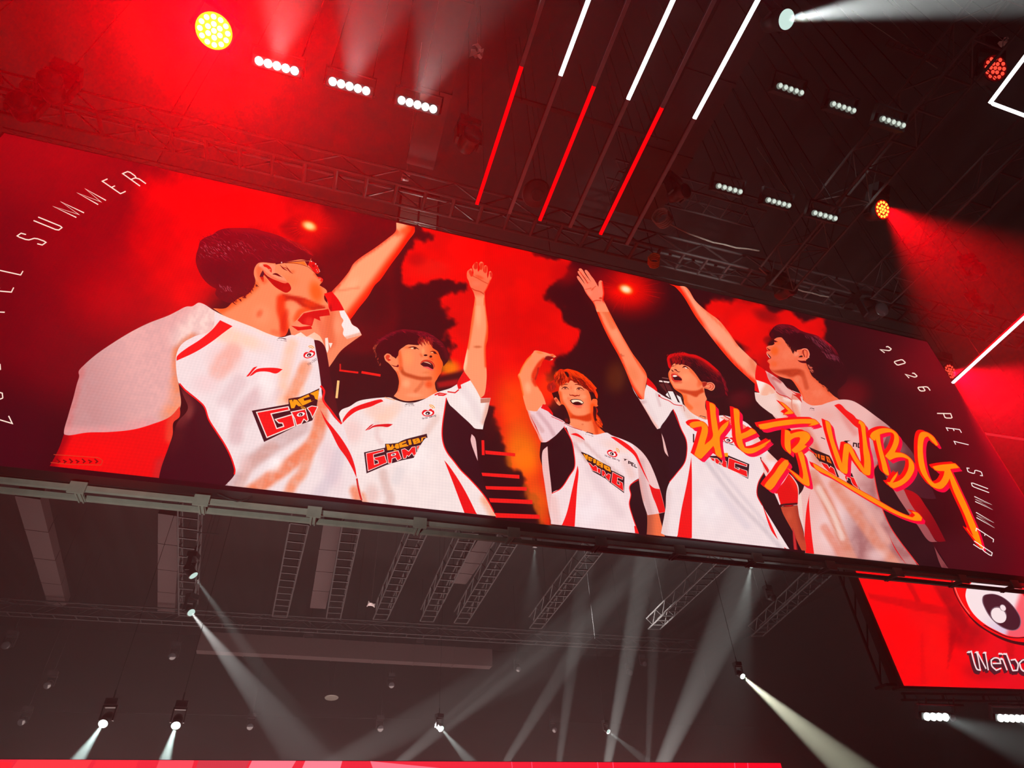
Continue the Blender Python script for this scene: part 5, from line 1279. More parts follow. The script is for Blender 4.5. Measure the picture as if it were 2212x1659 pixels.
def side_screen():
    R = np.stack([_dx, -_nx, np.array([0, 0, 1.0])], axis=1)
    c = _p0 + _dx * 4.6 - _nx * 0.16 + np.array([0, 0, 2.98])
    MB().box(c, (9.3, 0.3, 6.08), R).build('cabinet', 'black', side)
    e = _p0 + np.array([0, 0, 2.95]) - _dx * 0.2 - _nx * 0.3
    m = MB()
    for dz in (-2.9, 2.9):
        m.box(e + np.array([0, 0, dz]), (0.5, 0.5, 0.08), R)
    for dx_ in (-0.2, 0.2):
        m.box(e + _dx * dx_, (0.06, 0.06, 5.9), R)
    for k in range(6):
        m.beam(e - _dx * 0.2 + np.array([0, 0, -2.8 + k]), e + _dx * 0.2 + np.array([0, 0, -1.9 + k]), 0.04, 0.04)
    m.build('side_frame', 'truss_dark', side)
    P = Paint(SIDE)
    P.poly('V3', '1180,320 2400,430 2400,1130 1506,1093', (246, 2, 6), [('p', '1290,545 1700,620 1900,690 1760,770 1520,640 1300,580', 10, (196, 4, 10), .9), ('p', '1500,470 1540,470 1610,600 1580,600', 4, (190, 4, 10), .9), ('p', '1670,490 1790,490 1890,740 1850,780 1740,610', 10, (150, 2, 10), .85),
                                                                  ('p', '1520,640 1760,680 1780,1090 1620,1095 1610,800', 6, (240, 10, 12), .8), ('p', '1600,790 1620,760 1640,1095 1600,1095', 6, (214, 4, 10), .7), ('p', '1780,690 1830,720 1790,900 1760,1000', 8, (176, 2, 10), .8), ('g', (1700, 1000), (2150, 1000), (214, 10, 34), .8), ('p', '2110,830 2160,830 2150,920 2110,930', 4, (190, 6, 14), .8),
                                                                  ('b', (1880, 800), (160, 120), (140, 0, 10), .7), ('b', (1980, 1000), (200, 90), (150, 6, 16), .5), ('n', 60, (226, 4, 14), .4, 31)], sp=6, sm=False)
    P.build('picture', LED2, side)
    E_ = Paint(SIDE)
    D1, WHT = (54, 10, 24), (236, 214, 216)
    E_.poly('W', '96,80 110,180 150,290 220,420 320,560 450,700 600,800 760,890 920,950 1120,990 1300,1000 1300,20 96,-40', (60, 6, 14), [('g', (300, 560), (500, 500), (240, 30, 30), .0)])
    E_.poly('W', '110,60 128,180 170,300 250,440 350,570 480,690 620,785 780,860 940,915 1100,940 1300,950 1300,20 110,-40', (244, 8, 10), [('g', (128, 200), (300, 200), (255, 2, 2), .6)])
    E_.rib('W', '132,60 150,190 190,300 260,430 350,550', 7, (255, 150, 130))
    E_.poly('W', '330,160 300,230 292,310 320,410 380,520 470,620 590,710 720,780 850,840 970,866 1090,862 1300,820 1300,60 900,-20 500,40', WHT, [('g', (600, 500), (760, 860), (206, 180, 206), .9), ('g', (1000, 250), (1090, 280), (240, 60, 70), .8)])
    E_.rib('W', '540,700 700,790 860,862 1000,880 1120,872', 14, (50, 8, 22))
    E_.poly('W', '535,300 600,275 690,275 790,310 890,380 980,480 1040,580 1056,660 1040,730 990,772 910,778 800,740 700,670 610,570 545,450 520,370', (120, 90, 104))
    E_.poly('W', '545,305 605,282 690,282 785,316 880,384 970,482 1030,582 1044,660 1028,724 985,762 912,768 806,730 708,660 622,565 556,448 534,370', (62, 20, 34))
    E_.dot('W', (745, 562), (124, 108), (110, 80, 92), 46)
    E_.dot('W', (748, 570), (118, 92), WHT, 46)
    E_.dot('W', (806, 462), (52, 42), (100, 70, 84), 50)
    E_.dot('W', (808, 466), (46, 34), WHT, 50)
    E_.poly('W', '960,200 1040,240 1130,330 1300,340 1300,20 960,60', (240, 20, 30), [('g', (1040, 240), (1000, 200), (250, 200, 196), .6)])
    o = E_.build('eye_emblem', LED2, side)
    o['label'] = 'white eye with dark pupil on a red round'
    L = Paint(SIDE)
    T1, T2 = (74, 22, 34), (232, 206, 206)
    # thick letters with a dark extruded front under a pale upper edge
    segs = [('318,1085 355,1075 430,1330 490,1350', 40), ('430,1085 452,1170 480,1350', 36), ('440,1085 560,1330', 38), ('548,1085 590,1350', 34), ('650,1255 760,1255 740,1180 680,1165 630,1210 640,1290 700,1350 770,1320', 40),
            ('790,1180 850,1350', 38), ('770,1100 790,1125', 34), ('836,1100 930,1360', 40), ('900,1210 960,1200 1000,1270 990,1350 930,1355', 40), ('1060,1195 1020,1250 1050,1340 1110,1370 1190,1350 1200,1260 1130,1190 1060,1195', 42)]
    pt = lambda s: [tuple(map(float, t.split(','))) for t in s.split()]
    for s, w in segs:
        for k in (14, 7, 0):
            L.rib('W', [(x - k * .5, y + k) for x, y in pt(s)], w + 6, T1)
    for s, w in segs:
        L.rib('W', [(x + 15, y - 10 - (0 if y < 1200 else 14)) for x, y in pt(s)], w * .48, T2)
    for s in ('300,1086 330,1060 366,1062 352,1088', '412,1086 440,1064 474,1068 462,1094', '524,1094 545,1070 580,1074 578,1098', '738,1108 750,1084 784,1088 790,1112', '800,1108 815,1088 846,1090 850,1116', '760,1176 776,1152 806,1160 802,1186'):
        L.poly('W', s, T2, sm=False)
    o = L.build('lettering', LED2, side)
    o['label'] = 'pale lettering with dark extruded faces'


side_screen()


# ------------------------------------------------------------------ far stage wall showing its top edge along the bottom of the view
def stage_wall():
    z1 = onY(1000, 1644, 30)[2]
    x1 = onY(1685, 1645, 30)[0]
    st = empty('led_screen', (6.5, 30.1, 2.0), 'long red LED wall whose top edge shows along the bottom of the view', 'screen')
    MB().box(((x1 - 14) / 2, 30.16, (z1 + 2) / 2), (x1 + 14, 0.3, z1 - 2)).build('cabinet', 'black', st)
    Wl = Wall((0, 30, 0), (0, -1, 0), (-13.9, 2.0), (x1, z1 - 0.02))
    P = Paint(Wl)
    P.poly('P', '-60,1640 1700,1641 1760,1860 -60,1860', (214, 34, 52), [('g', (900, 1650), (1685, 1650), (226, 6, 30), .9), ('p', '-40,1640 30,1640 -20,1760 -120,1760', 3, (240, 30, 40), .8)], sp=8, sm=False)
    for s, c in (('40,1640 200,1640 110,1780 -60,1780', (240, 48, 58)), ('210,1640 300,1640 250,1780 130,1780', (226, 40, 54)), ('345,1640 420,1640 380,1780 290,1780', (232, 66, 80)), ('430,1640 540,1640 470,1780 380,1780', (190, 50, 64)), ('545,1640 640,1640 560,1780 480,1780', (236, 108, 124)),
                 ('660,1640 740,1640 700,1780 600,1780', (238, 116, 132)), ('800,1641 950,1659 940,1780 850,1780', (236, 104, 122))):
        P.poly('P', s, c, sm=False)
    for x in (1105, 1148, 1290, 1323, 1585, 1613):
        P.rib('P', [(x, 1640), (x + 6, 1700), (x + 14, 1780)], 1.6, (250, 70, 100), sm=False)
    P.build('picture', LED3, st)


stage_wall()


# ------------------------------------------------------------------ trusses
def truss(name, p, q, w, h, bays, mat, label, group=None, up=(0, 0, 1), r=0.03, rung_r=None, cat='truss', faces=(1, 2, 3)):
    """box truss whose two lower chords run from p to q (mid line): four chords, rungs, zigzag lacing on each face"""
    p, q = np.asarray(p, float), np.asarray(q, float)
    R = basis(q - p, up)
    L = np.linalg.norm(q - p)
    t = empty(name, p, label, cat, group)
    f = lambda s, a, b: p + R @ np.array([a * w / 2, s * L, b * h])
    for a in (-1, 1):
        for b in (0, 1):
            MB().tube([f(0, a, b), f(1, a, b)], r, 8).build('chord', mat, t)
    rr = rung_r or r * 0.7
    for i in range(bays + 1):
        MB().tube([f(i / bays, -1, 0), f(i / bays, 1, 0)], rr, 6).build('rung', mat, t)
    for fc in faces:
        pts = []
        for i in range(bays + 1):
            s = -1 if i % 2 else 1
            if fc == 0: pts.append(f(i / bays, s, 0))
            elif fc == 1: pts.append(f(i / bays, s, 1))
            elif fc == 2: pts.append(f(i / bays, -1, i % 2))
            else: pts.append(f(i / bays, 1, i % 2))
        m = MB()
        for a, b in zip(pts[:-1], pts[1:]):
            m.tube([a, b], rr * 0.55, 5, cap=False)
        m.build('lacing', mat, t)
    hang(t, [f(a, 1, 1) for a in (0.12, 0.5, 0.88)])
    return t


truss('box_truss', (-9, 9.42, 15.3), (26, 9.42, 15.3), 0.58, 0.62, 48, 'truss', 'long box truss running along the top edge of the wide LED wall', r=0.042, rung_r=0.05, faces=(2, 3))
truss('support_truss', (-8.2, 10.35, 15.08), (18.0, 10.35, 15.08), 0.3, 0.36, 34, 'truss_dark', 'narrow dark support truss directly on top of the wide LED wall', r=0.022)
truss('box_truss', (10.83, -1.5, 14.0), (10.83, 8.6, 14.0), 0.76, 0.76, 14, 'truss', 'slanting box truss carrying the red lamps at the upper right', r=0.034, faces=(0, 1, 2, 3))
truss('box_truss', (14.1, -1.5, 14.2), (14.1, 8.4, 14.2), 0.7, 0.7, 12, 'truss_dark', 'dim outer box truss near the right margin of the view', r=0.03)
truss('box_truss', (6.2, 8.35, 16.7), (10.9, 8.35, 16.7), 0.6, 0.6, 8, 'truss', 'short upper box truss hung above the long truss, full of cables', r=0.03)
truss('box_truss', (-8.2, -1, 14.6), (-8.2, 9.0, 14.6), 0.7, 0.7, 12, 'truss_dark', 'dim box truss at the upper left margin in red haze', r=0.03)

# ladder like trusses far behind, seen under the wall
_lad = [((407, 1095), (403, 1330), 'leftmost ladder truss, upright behind the two upper white spots'), ((647, 1132), (604, 1332), 'ladder truss second from the left below the wide LED wall'),
        ((760, 1132), (720, 1336), 'ladder truss third from the left below the wide LED wall'), ((906, 1146), (821, 1338), 'ladder truss fourth from the left below the wide LED wall'),
        ((1015, 1152), (922, 1342), 'ladder truss fifth from the left, beside a dark duct'), ((1107, 1162), (995, 1346), 'ladder truss sixth from the left, brightest rungs, below the wall'),
        ((1293, 1182), (1157, 1357), 'ladder truss seventh from the left, crossed by white light beams'), ((1570, 1211), (1413, 1359), 'faint ladder truss eighth from the left, rightmost but one'),
        ((1789, 1236), (1635, 1374), 'faintest rightmost ladder truss beside the red side LED wall')]
for a, b, lab in _lad:
    truss('ladder_truss', onZ(*a, 17.0), onZ(*b, 17.0), 0.95, 0.8, 13, 'truss', lab, 'ladder trusses under the far roof', r=0.05, rung_r=0.045, faces=(2, 3))
truss('cross_truss', onZ(0, 1325, 17.0) + np.array([-6, 0, 0]), onZ(1500, 1407, 17.0), 0.8, 0.8, 44, 'truss_dark', 'long dim cross truss behind the ends of the ladder trusses', r=0.05)


# ------------------------------------------------------------------ ducts, beams, boards
def duct(name, p, q, w, h, mat, label, cat, seams=6, group=None):
    p, q = np.asarray(p, float), np.asarray(q, float)
    t = empty(name, p, label, cat, group)
    MB().beam(p, q, w, h).build('duct_body', mat, t)
    for i in range(1, seams):
        c = p + (q - p) * i / seams
        d = (q - p) / np.linalg.norm(q - p)
        MB().beam(c - d * 0.04, c + d * 0.04, w + 0.05, h + 0.05).build('flange', mat, t)
    hang(t, [p + (q - p) * k + np.array([0, 0, h / 2]) for k in (.2, .8)])
    return t


for a, b, lab in (((370, 1100), (362, 1312), 'reddish duct left of the leftmost ladder truss'), ((66, 1062), (128, 1296), 'wide dim duct at the far lower left'), ((722, 1123), (688, 1304), 'dark duct between second and third ladder trusses'), ((1052, 1156), (990, 1250), 'short dark duct beside the fifth ladder truss')):
    duct('air_duct', onZ(*a, 18.5), onZ(*b, 18.5), 1.1, 0.7, 'duct', lab, 'duct', 4, 'air ducts under the far roof')
duct('air_duct', onY(430, 1388, 51), onY(1060, 1424, 51), 0.9, 1.3, 'duct', 'pale horizontal duct behind the cross truss', 'duct', 7)
duct('roof_beam', (6.75, -1, 15.9), (6.75, 8.6, 15.9), 1.25, 0.5, 'duct', 'broad dusky beam behind the white and red light strips', 'beam', 5)
duct('roof_beam', (1.0, -1, 16.6), (1.0, 9.2, 16.6), 0.7, 0.4, 'duct', 'dim beam left of the red light strips', 'beam', 5)
_b = empty('wall_board', (1.3, 11.2, 16.0), 'grey weathered board showing through the truss above the first raised arm', 'board')
for i in range(2):
    for j in range(4):
        MB().box((1.03 + i * 0.56, 11.2, 16.35 + j * 0.52), (0.5, 0.04, 0.47)).build('panel', 'panel', _b)
MB().box((1.31, 11.26, 17.2), (1.2, 0.04, 2.3)).build('backing', 'black', _b)


# ------------------------------------------------------------------ light strips
ST_W = glow('strip_white', (255, 255, 255), 2.6)
ST_R = glow('strip_red', (255, 0, 6), 1.15)
ST_OFF = solid('strip_frosted', (150, 120, 128), 0.5)


def strip(p, q, parts, label, w=0.075, ks=(.08, .3, .9)):
    """parts: (from, to, material, name) along p to q"""
    p, q = np.asarray(p, float), np.asarray(q, float)
    t = empty('light_strip', p, label, 'light strip', 'light strips above the wall')
    MB().beam(p + np.array([0, 0, 0.045]), q + np.array([0, 0, 0.045]), w * 1.15, 0.05).build('profile', 'black', t)
    if ks: hang(t, [p + (q - p) * k + np.array([0, 0, 0.06]) for k in ks], r=.006)
    for a, b, m, n in parts:
        MB().beam(p + (q - p) * a, p + (q - p) * b, w, 0.05).build(n, m, t)
    return t


def _frac(p, q, x, y):
    c = onZ(x, y, 14.0)
    d = q - p
    return float((c - p) @ d / (d @ d))


_names = ['first', 'second', 'third', 'fourth', 'fifth', 'sixth']
for i, (a, b, s, lit) in enumerate((((1173, 0), (1030, 441), (1128, 143), 'r'), ((1271, 0), (1100, 461), (1208, 162), 'w'), ((1358, 0), (1166, 476), (1285, 186), 'r'), ((1454, 0), (1231, 491), (1355, 214), 'w'), ((1543, 0), (1297, 506), (1430, 232), 'r'), ((1637, 0), (1354, 528), (1500, 256), 'w'))):
    q = onZ(*b, 14.0)
    p0 = onZ(*a, 14.0)
    p = p0 + (p0 - q) * 0.35
    k = _frac(p, q, *s)
    if lit == 'r':
        parts = ((0, k, ST_OFF, 'unlit_tube'), (k, 1, ST_R, 'red_tube'))
        lab = 'light strip with red lower end, %s of the six parallel strips from the left' % _names[i]
    else:
        parts = ((0, k, ST_W, 'white_tube'), (k, 1, ST_OFF, 'unlit_tube'))
        lab = 'light strip with white upper end, %s of the six parallel strips from the left' % _names[i]
    strip(p, q, parts, lab)
_c = onZ(2138, 223, 13.0)
strip(onZ(2138, 223, 13.0), onZ(2240, 88, 13.0), ((0, 1, ST_W, 'white_tube'),), 'white light strip rising to the right margin beside the topmost red lamp', 0.055)
strip(_c + np.array([0.03, -0.01, 0.0]), _c + np.array([1.6, 0, 0]), ((0.02, 1, ST_W, 'white_tube'),), 'white light strip running down to the right margin, lower leg of the corner', 0.055, ())
strip(onZ(2058, 827, 13.0), onZ(2290, 615, 13.0), ((0, 1, ST_W, 'white_tube'),), 'long white light strip starting at the right edge of the wide LED wall', 0.075)
strip(onZ(2110, 934, 13.0), onZ(2290, 961, 13.0), ((0, 1, glow('strip_dim', (150, 40, 48), 0.8), 'dim_tube'),), 'dim reddish light strip right of the wide LED wall', 0.07)
_s = empty('spreader_bar', onZ(1270, 258, 14.1), 'thin grey bar crossing behind the six light strips', 'bar')
MB().beam(onZ(1106, 211, 14.16), onZ(1445, 309, 14.16), 0.09, 0.06).build('bar', 'duct', _s)
for x, y in ((1127, 217), (1282, 262), (1420, 302)):
    c = onZ(x, y, 14.1)
    MB().tube([c, c + np.array([0, 0, 2.6])], 0.012, 5).build('hanger', 'cable', _s)

# ------------------------------------------------------------------ lamps
WHITE_LENS = glow('lens_lit_white', (244, 255, 250), 6.0)
DIM_LENS = glow('lens_lit_dim', (206, 218, 206), 1.15)
RIM_LENS = glow('lens_lit_rim', (130, 140, 130), 0.7)
RED_HOT = glow('led_hot', (255, 240, 120), 8.0)
RED_MID = glow('led_orange', (255, 170, 60), 2.4)
RED_CELL = glow('led_red', (255, 70, 50), 1.5)
RED_PLATE = glow('led_plate_red', (220, 4, 4), 0.9)
RED_DARK = glow('led_plate_dark', (120, 2, 4), 0.5)
COOL = (0.86, 1.0, 0.95)


def facing(c, d):
    """rotation whose local Y looks along d and whose local X is level"""
    return basis(d, (0, 0, 1))


def light_bar(px, z, d, lit, label, length=0.84, n=5, off=(), group='five lens light bars', cz=None, beam=None):
    c = onZ(px[0], px[1], z) if cz is None else np.asarray(cz, float)
    d = np.asarray(d, float)
    d = d / np.linalg.norm(d)
    R = facing(c, d)
    t = empty('light_bar', c, label, 'light bar', group)
    MB().box(c - d * 0.13, (length * 1.12, 0.2, 0.2), R).build('housing', 'fixture', t)
    y = MB()
    for s in (-1, 1):
        y.box(c - d * 0.13 + R @ np.array([s * length * 0.6, 0, 0.12]), (0.03, 0.1, 0.34), R)
    y.box(c - d * 0.13 + R @ np.array([0, 0, 0.28]), (length * 1.22, 0.1, 0.03), R)
    y.build('yoke', 'fixture', t)
    rad = length / n * 0.46
    hang(t, [c - d * 0.13 + R @ np.array([x_ * length * .5, 0, .28]) for x_ in (-1, 1)], 23.97 if cz is None else cz[2] + .62)
    for i in range(n):
        p = c + R @ np.array([(i - (n - 1) / 2) * length / n, 0, 0])
        if i in off:
            MB().lathe([(rad, 0), (rad, 0.03), (rad * .8, 0.035)], p, R, 20).build('dark_lens', 'glass', t)
            continue
        o = MB().lathe([(rad, -0.03), (rad, 0.012), (rad * .9, 0.02), (rad * .1, 0.026)], p, R, 20).build('lens', WHITE_LENS if lit == 2 else RIM_LENS, t)
        if lit != 2:
            MB().lathe([(rad * .72, 0.01), (rad * .72, 0.03), (rad * .4, 0.036)], p, R, 18).build('lens_core', DIM_LENS, o)
    if beam:
        lamp('SPOT', 'bar_beam', c + d * 0.08, beam[0], beam[1], spot_size=math.radians(beam[2]), spot_blend=0.6, shadow_soft_size=0.12, aim=c + (np.asarray(beam[3], float) if len(beam) > 3 else d) * 5)
    return t


HALL = np.array([0.0, -0.62, -0.78])
_lb = ['leftmost', 'middle', 'rightmost']
for i, (x, y) in enumerate(((598, 142), (755, 186), (902, 226))):
    light_bar((x, y), 14.0, HALL, 2, '%s of three blazing white light bars right of the big red lamp' % _lb[i], 0.80, beam=(BAR_W, COOL, 56, (0.10 + .03 * i, -1.0, 0.15)))
for i, (x, y) in enumerate(((1708, 193), (1822, 232), (1929, 264))):
    light_bar((x, y), 14.0 if i < 2 else 13.5, HALL, 1, '%s of three dim light bars near the slanting truss, upper row' % _lb[i], 0.64)
for i, (x, y) in enumerate(((1576, 408), (1682, 438), (1782, 466))):
    light_bar((x, y), 14.0 if i < 2 else 13.4, HALL, 1, '%s of three dim light bars above the long truss, lower row' % _lb[i], 0.70, beam=(BAR_DIM, (0.9, 1, .92), 30, (1.0, -.25, 0.35)))
_d = 15.5
light_bar(None, 0, (0.0, -.9, -0.45), 2, 'white light bar with one dark lens under the red side LED wall', 1.14, off=(0,), cz=onY(2030, 1549, _d), beam=(BAR_LOW, COOL, 34, (0.9, -.35, -.42)), group='light bars under the side wall')
light_bar(None, 0, (0.0, -.9, -0.45), 2, 'white light bar at the right margin under the red side LED wall', 1.14, cz=onY(2187, 1552, _d), beam=(BAR_LOW, COOL, 34, (0.9, -.35, -.42)), group='light bars under the side wall')
_f = empty('hanging_frame', onY(2070, 1520, 15.7), 'black hanging frame between the side LED wall and its light bars', 'frame')
for yy in (1498, 1512):
    MB().beam(onY(1948, yy, 15.8), onY(2290, yy + 5, 15.8), 0.06, 0.06).build('bar', 'truss_dark', _f)
for xx in (1952, 2035, 2122, 2205):
    MB().beam(onY(xx, 1498, 15.8), onY(xx + 4, 1513, 15.8), 0.05, 0.05, (1, 0, 0)).build('post', 'truss_dark', _f)
for xx in (2030, 2187):
    MB().beam(onY(xx - 50, 1521, 15.6), onY(xx + 50, 1524, 15.6), 0.06, 0.06).build('bracket', 'truss_dark', _f)
    for s in (-30, 30):
        MB().tube([onY(xx + s, 1508, 15.7), onY(xx + s, 1522, 15.6)], 0.025, 6).build('clamp', 'truss_dark', _f)


def wash(px, z, d, cell, plate, label, rad, beam, cz=None):
    c = onZ(px[0], px[1], z) if cz is None else np.asarray(cz, float)
    d = np.asarray(d, float)
    d = d / np.linalg.norm(d)
    R = facing(c, d)
    t = empty('wash_light', c, label, 'wash light', 'red wash lights')
    MB().lathe([(rad * .5, -.42), (rad * .8, -.36), (rad * 1.02, -.12), (rad * 1.06, 0.0), (rad * 1.0, 0.015)], c, R, 32).build('head', 'fixture', t, True)
    MB().lathe([(rad * .99, 0.0), (rad * .99, 0.02)], c, R, 32).build('lens_plate', plate, t)
    u = MB()
    for s in (-1, 1):
        u.box(c + R @ np.array([s * rad * 1.16, -0.18, 0.12]), (0.05, 0.16, 0.5), R)
    u.box(c + R @ np.array([0, -0.18, 0.40]), (rad * 2.4, 0.18, 0.08), R)
    u.build('yoke', 'fixture', t)
    MB().box(c + R @ np.array([0, -0.18, 0.56]), (rad * 1.6, 0.3, 0.22), R).build('base', 'fixture', t)
    hang(t, [c + R @ np.array([0, -0.18, 0.6])])
    cells = [(0, 0)] + [(.36, a * math.pi / 3) for a in range(6)] + [(.74, a * math.pi / 6) for a in range(12)]
    first = None
    for rr, a in cells:
        p = R @ np.array([rr * rad * math.cos(a), 0.02, rr * rad * math.sin(a)])
        if first is None:
            first = MB().lathe([(rad * .15, 0), (rad * .13, 0.012), (rad * .06, 0.02)], c + p, R, 12).build('led', cell, t)
            p0 = p
        else:
            o = first.copy()
            COL.objects.link(o)
            o.parent = t
            o.location = Vector((p - p0).tolist())
    lamp('SPOT', 'wash_beam', c + d * 0.1, beam[0], beam[1], spot_size=math.radians(beam[2]), spot_blend=beam[4] if len(beam) > 4 else 0.5, shadow_soft_size=0.1, aim=beam[3])
    return t


_c = onZ(462, 67, 14.0)
wash((462, 67), 14.0, EYE - _c + np.array([0, 0, 4]), RED_HOT, glow('led_plate_hot', (255, 200, 20), 2.0), 'blazing red wash light with yellow white cells at the upper left', 0.31, (RED_BIG, (1, 0.0, 0.004), 80, EYE + np.array([0, -1.0, 0]), 1.0))
_c = onZ(1905, 453, 14.0)
wash((1905, 453), 14.0, (0.1, -1, -.75), RED_MID, RED_PLATE, 'red wash light with orange cells on the slanting truss, red beam to its right', 0.235, (RED_MEDW, (1, 0, 0.004), 66, at(2120, 640, 19), .9))
_c = onZ(2148, 148, 14.0)
wash((2148, 148), 14.6, (-.2, -1, -.9), RED_CELL, RED_DARK, 'dim red wash light inside the white corner strips at the upper right', 0.27, (60, (1, 0.02, 0.02), 40, _c + np.array([0, -4, -3.0])))
_c = onY(2051, 803, 10.7)
wash((2051, 803), 14.0, (0.05, -1, -.5), RED_CELL, RED_DARK, 'red wash light half hidden behind the right edge of the wide LED wall', 0.27, (RED_EDGE, (1, 0, 0.01), 46, at(2300, 940, 21)), cz=_c)


def moving_head(c, d, label, s=1.0, lens='glass', beam=None, group='moving head spotlights', base=True, rope=23.97):
    c = np.asarray(c, float)
    d = np.asarray(d, float)
    d = d / np.linalg.norm(d)
    R = facing(c, d)
    t = empty('moving_head', c, label, 'spotlight', group)
    MB().lathe([(.10 * s, -.52 * s), (.16 * s, -.46 * s), (.18 * s, -.3 * s), (.165 * s, -.2 * s), (.15 * s, -.16 * s), (.17 * s, -.1 * s), (.18 * s, 0), (.165 * s, 0.012 * s)], c, R, 24).build('head', 'fixture', t, True)
    MB().lathe([(.155 * s, 0.0), (.155 * s, 0.014 * s), (.08 * s, 0.035 * s)], c, R, 24).build('lens', lens, t, True)
    k = c - d * 0.3 * s
    u = MB()
    xl = np.array([R[0, 0], R[1, 0], 0])
    xl = xl / np.linalg.norm(xl)
    RR = np.stack([xl, np.cross([0, 0, 1.0], xl), np.array([0, 0, 1.0])], axis=1)
    for sd in (-1, 1):
        u.box(k + RR @ np.array([sd * .22 * s, 0, .14 * s]), (.05 * s, .16 * s, .46 * s), RR)
    u.box(k + RR @ np.array([0, 0, .38 * s]), (.5 * s, .18 * s, .07 * s), RR)
    u.build('yoke', 'fixture', t)
    if base:
        MB().box(k + RR @ np.array([0, 0, .54 * s]), (.42 * s, .34 * s, .2 * s), RR).build('base', 'fixture', t)
        MB().tube([k + RR @ np.array([0, 0, .64 * s]), k + RR @ np.array([0, 0, .95 * s])], .03 * s, 8).build('clamp', 'truss_dark', t)
        if rope: hang(t, [k + RR @ np.array([0, 0, .9 * s])], rope)
    if beam:
        lamp('SPOT', 'spot_beam', c + d * 0.06, beam[0], beam[1], spot_size=math.radians(beam[2]), spot_blend=beam[4] if len(beam) > 4 else .35, shadow_soft_size=0.06, aim=beam[3])
    return t


LIT = glow('spot_lens', (226, 255, 246), 2.2)
LIT_DIM = glow('spot_lens_soft', (206, 236, 226), 1.0)
LIT_HOT = glow('spot_lens_hot', (240, 255, 246), 6.0)
GLINT_PINK = glow('lens_glint_pink', (190, 90, 96), .5)  # faint emission stands in for a pink glint on unlit lenses


def spot(px, Y, tpx, tY, pw, col, ang, s, lens, label, blend=.35, rope=23.97):
    c = onY(px[0], px[1], Y)
    q = onY(tpx[0], tpx[1], tY)
    return moving_head(c, q - c, label, s, lens, (pw, col, ang, q, blend), rope=rope)


# the blazing head at the top
_c = onZ(1698, 42, 14.4)
moving_head(_c, onZ(2330, -60, 10.0) - _c, 'big white moving head throwing a pale beam to the upper right', 1.15, LIT_DIM, (TOP_BEAM, (0.93, 1.0, 0.96), 12, onZ(2330, -60, 10.0), .5))
W0 = (0.88, 1.0, 0.93)
_h = spot((418, 1243), 33.5, (600, 1500), 32.4, SPOT_A, W0, 7, 1.35, LIT_DIM, 'upper of two white spots with beams slanting down right at the left', rope=16.94)
_q = onY(418, 1243, 33.5)
MB().tube([(_q[0] - .62, _q[1] + .1, 16.925), (_q[0] + .62, _q[1] + .1, 16.925)], .024, 8).build('crossbar', 'truss_dark', _h)
spot((413, 1323), 40, (600, 1560), 34, SPOT_A * 1.5, (1, 1, .95), 8, 1.35, LIT_DIM, 'lower of two white spots with beams slanting down right at the left')
spot((223, 1563), 34, (128, 1700), 31.5, SPOT_B, (0.78, 1, .93), 14, 1.2, LIT_HOT, 'bright white spot with beam down left, lower left corner')
spot((380, 1567), 34, (338, 1700), 31.5, SPOT_B, (0.78, 1, .93), 13, 1.2, LIT_HOT, 'bright white spot beaming downwards, right of the lower left corner spot')
spot((953, 1574), 40, (1010, 1640), 37.5, SPOT_A * .5, W0, 10, 1.0, LIT, 'small white spot low in the middle above the red stage wall')
spot((1314, 1580), 40, (1390, 1640), 37.5, SPOT_A * .25, W0, 10, .8, LIT_DIM, 'smallest white spot low, right of the middle')
spot((1604, 1461), 30, (1870, 1690), 24, SPOT_Y, (1.0, 1.0, 0.72), 11.5, .9, LIT_HOT, 'white spot with long yellowish beam to the lower right')
spot((1155, 1183), 33, (1150, 1330), 33, SPOT_A * .12, W0, 24, .9, 'glass', 'dim downlight just under the wall, right of the brightest ladder truss', .9)
spot((1622, 1224), 33, (1590, 1420), 33, SPOT_A * .35, W0, 22, .9, LIT_DIM, 'downlight under the right part of the wall with a soft grey cone', .9)

# dark heads among the far trusses
for i, (x, y, Y, s, lens, lab) in enumerate((
        (664, 1392, 44, 1.3, GLINT_PINK, 'unlit moving head with pinkish lens left of the pale duct'), (908, 1410, 44, 1.3, GLINT_PINK, 'unlit moving head with pink lens at the right end of the pale duct'), (782, 1424, 44, 1.3, 'glass', 'unlit moving head below the middle of the pale duct'),
        (846, 1480, 46, 1.1, 'glass', 'unlit moving head under the pale duct, above the long wire'), (1120, 1446, 46, 1.0, 'glass', 'unlit moving head left of the tall white light beams'), (1363, 1454, 46, 1.0, 'glass', 'unlit moving head between the tall white light beams'),
        (1393, 1434, 46, 1.0, 'glass', 'unlit moving head right of the tall white light beams'), (1414, 1338, 40, 1.1, 'glass', 'unlit moving head at the foot of the eighth ladder truss'), (1672, 1292, 34, 1.2, 'glass', 'unlit moving head right of the soft grey cone'),
        (822, 1574, 42, 1.0, 'glass', 'unlit moving head low, left of the small middle spot'), (1198, 1577, 42, .9, 'glass', 'unlit moving head low, between the two small white spots'), (102, 1481, 46, 1.1, 'glass', 'unlit moving head at the lower left, above the corner spots'),
        (12, 1394, 44, 1.2, 'glass', 'unlit moving head at the left margin'), (372, 1418, 44, 1.2, 'glass', 'unlit moving head below the lower slanting spot'), (46, 1560, 42, 1.0, 'glass', 'unlit moving head left of the corner spot'), (540, 1570, 42, 1.0, 'glass', 'unlit moving head right of the two bright low spots'))):
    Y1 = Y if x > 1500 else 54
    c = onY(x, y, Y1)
    moving_head(c, np.array([0.05, -1.0, -.35 - .1 * (i % 3)]), lab, s * Y1 / Y, lens, None, 'dark moving heads under the far roof')

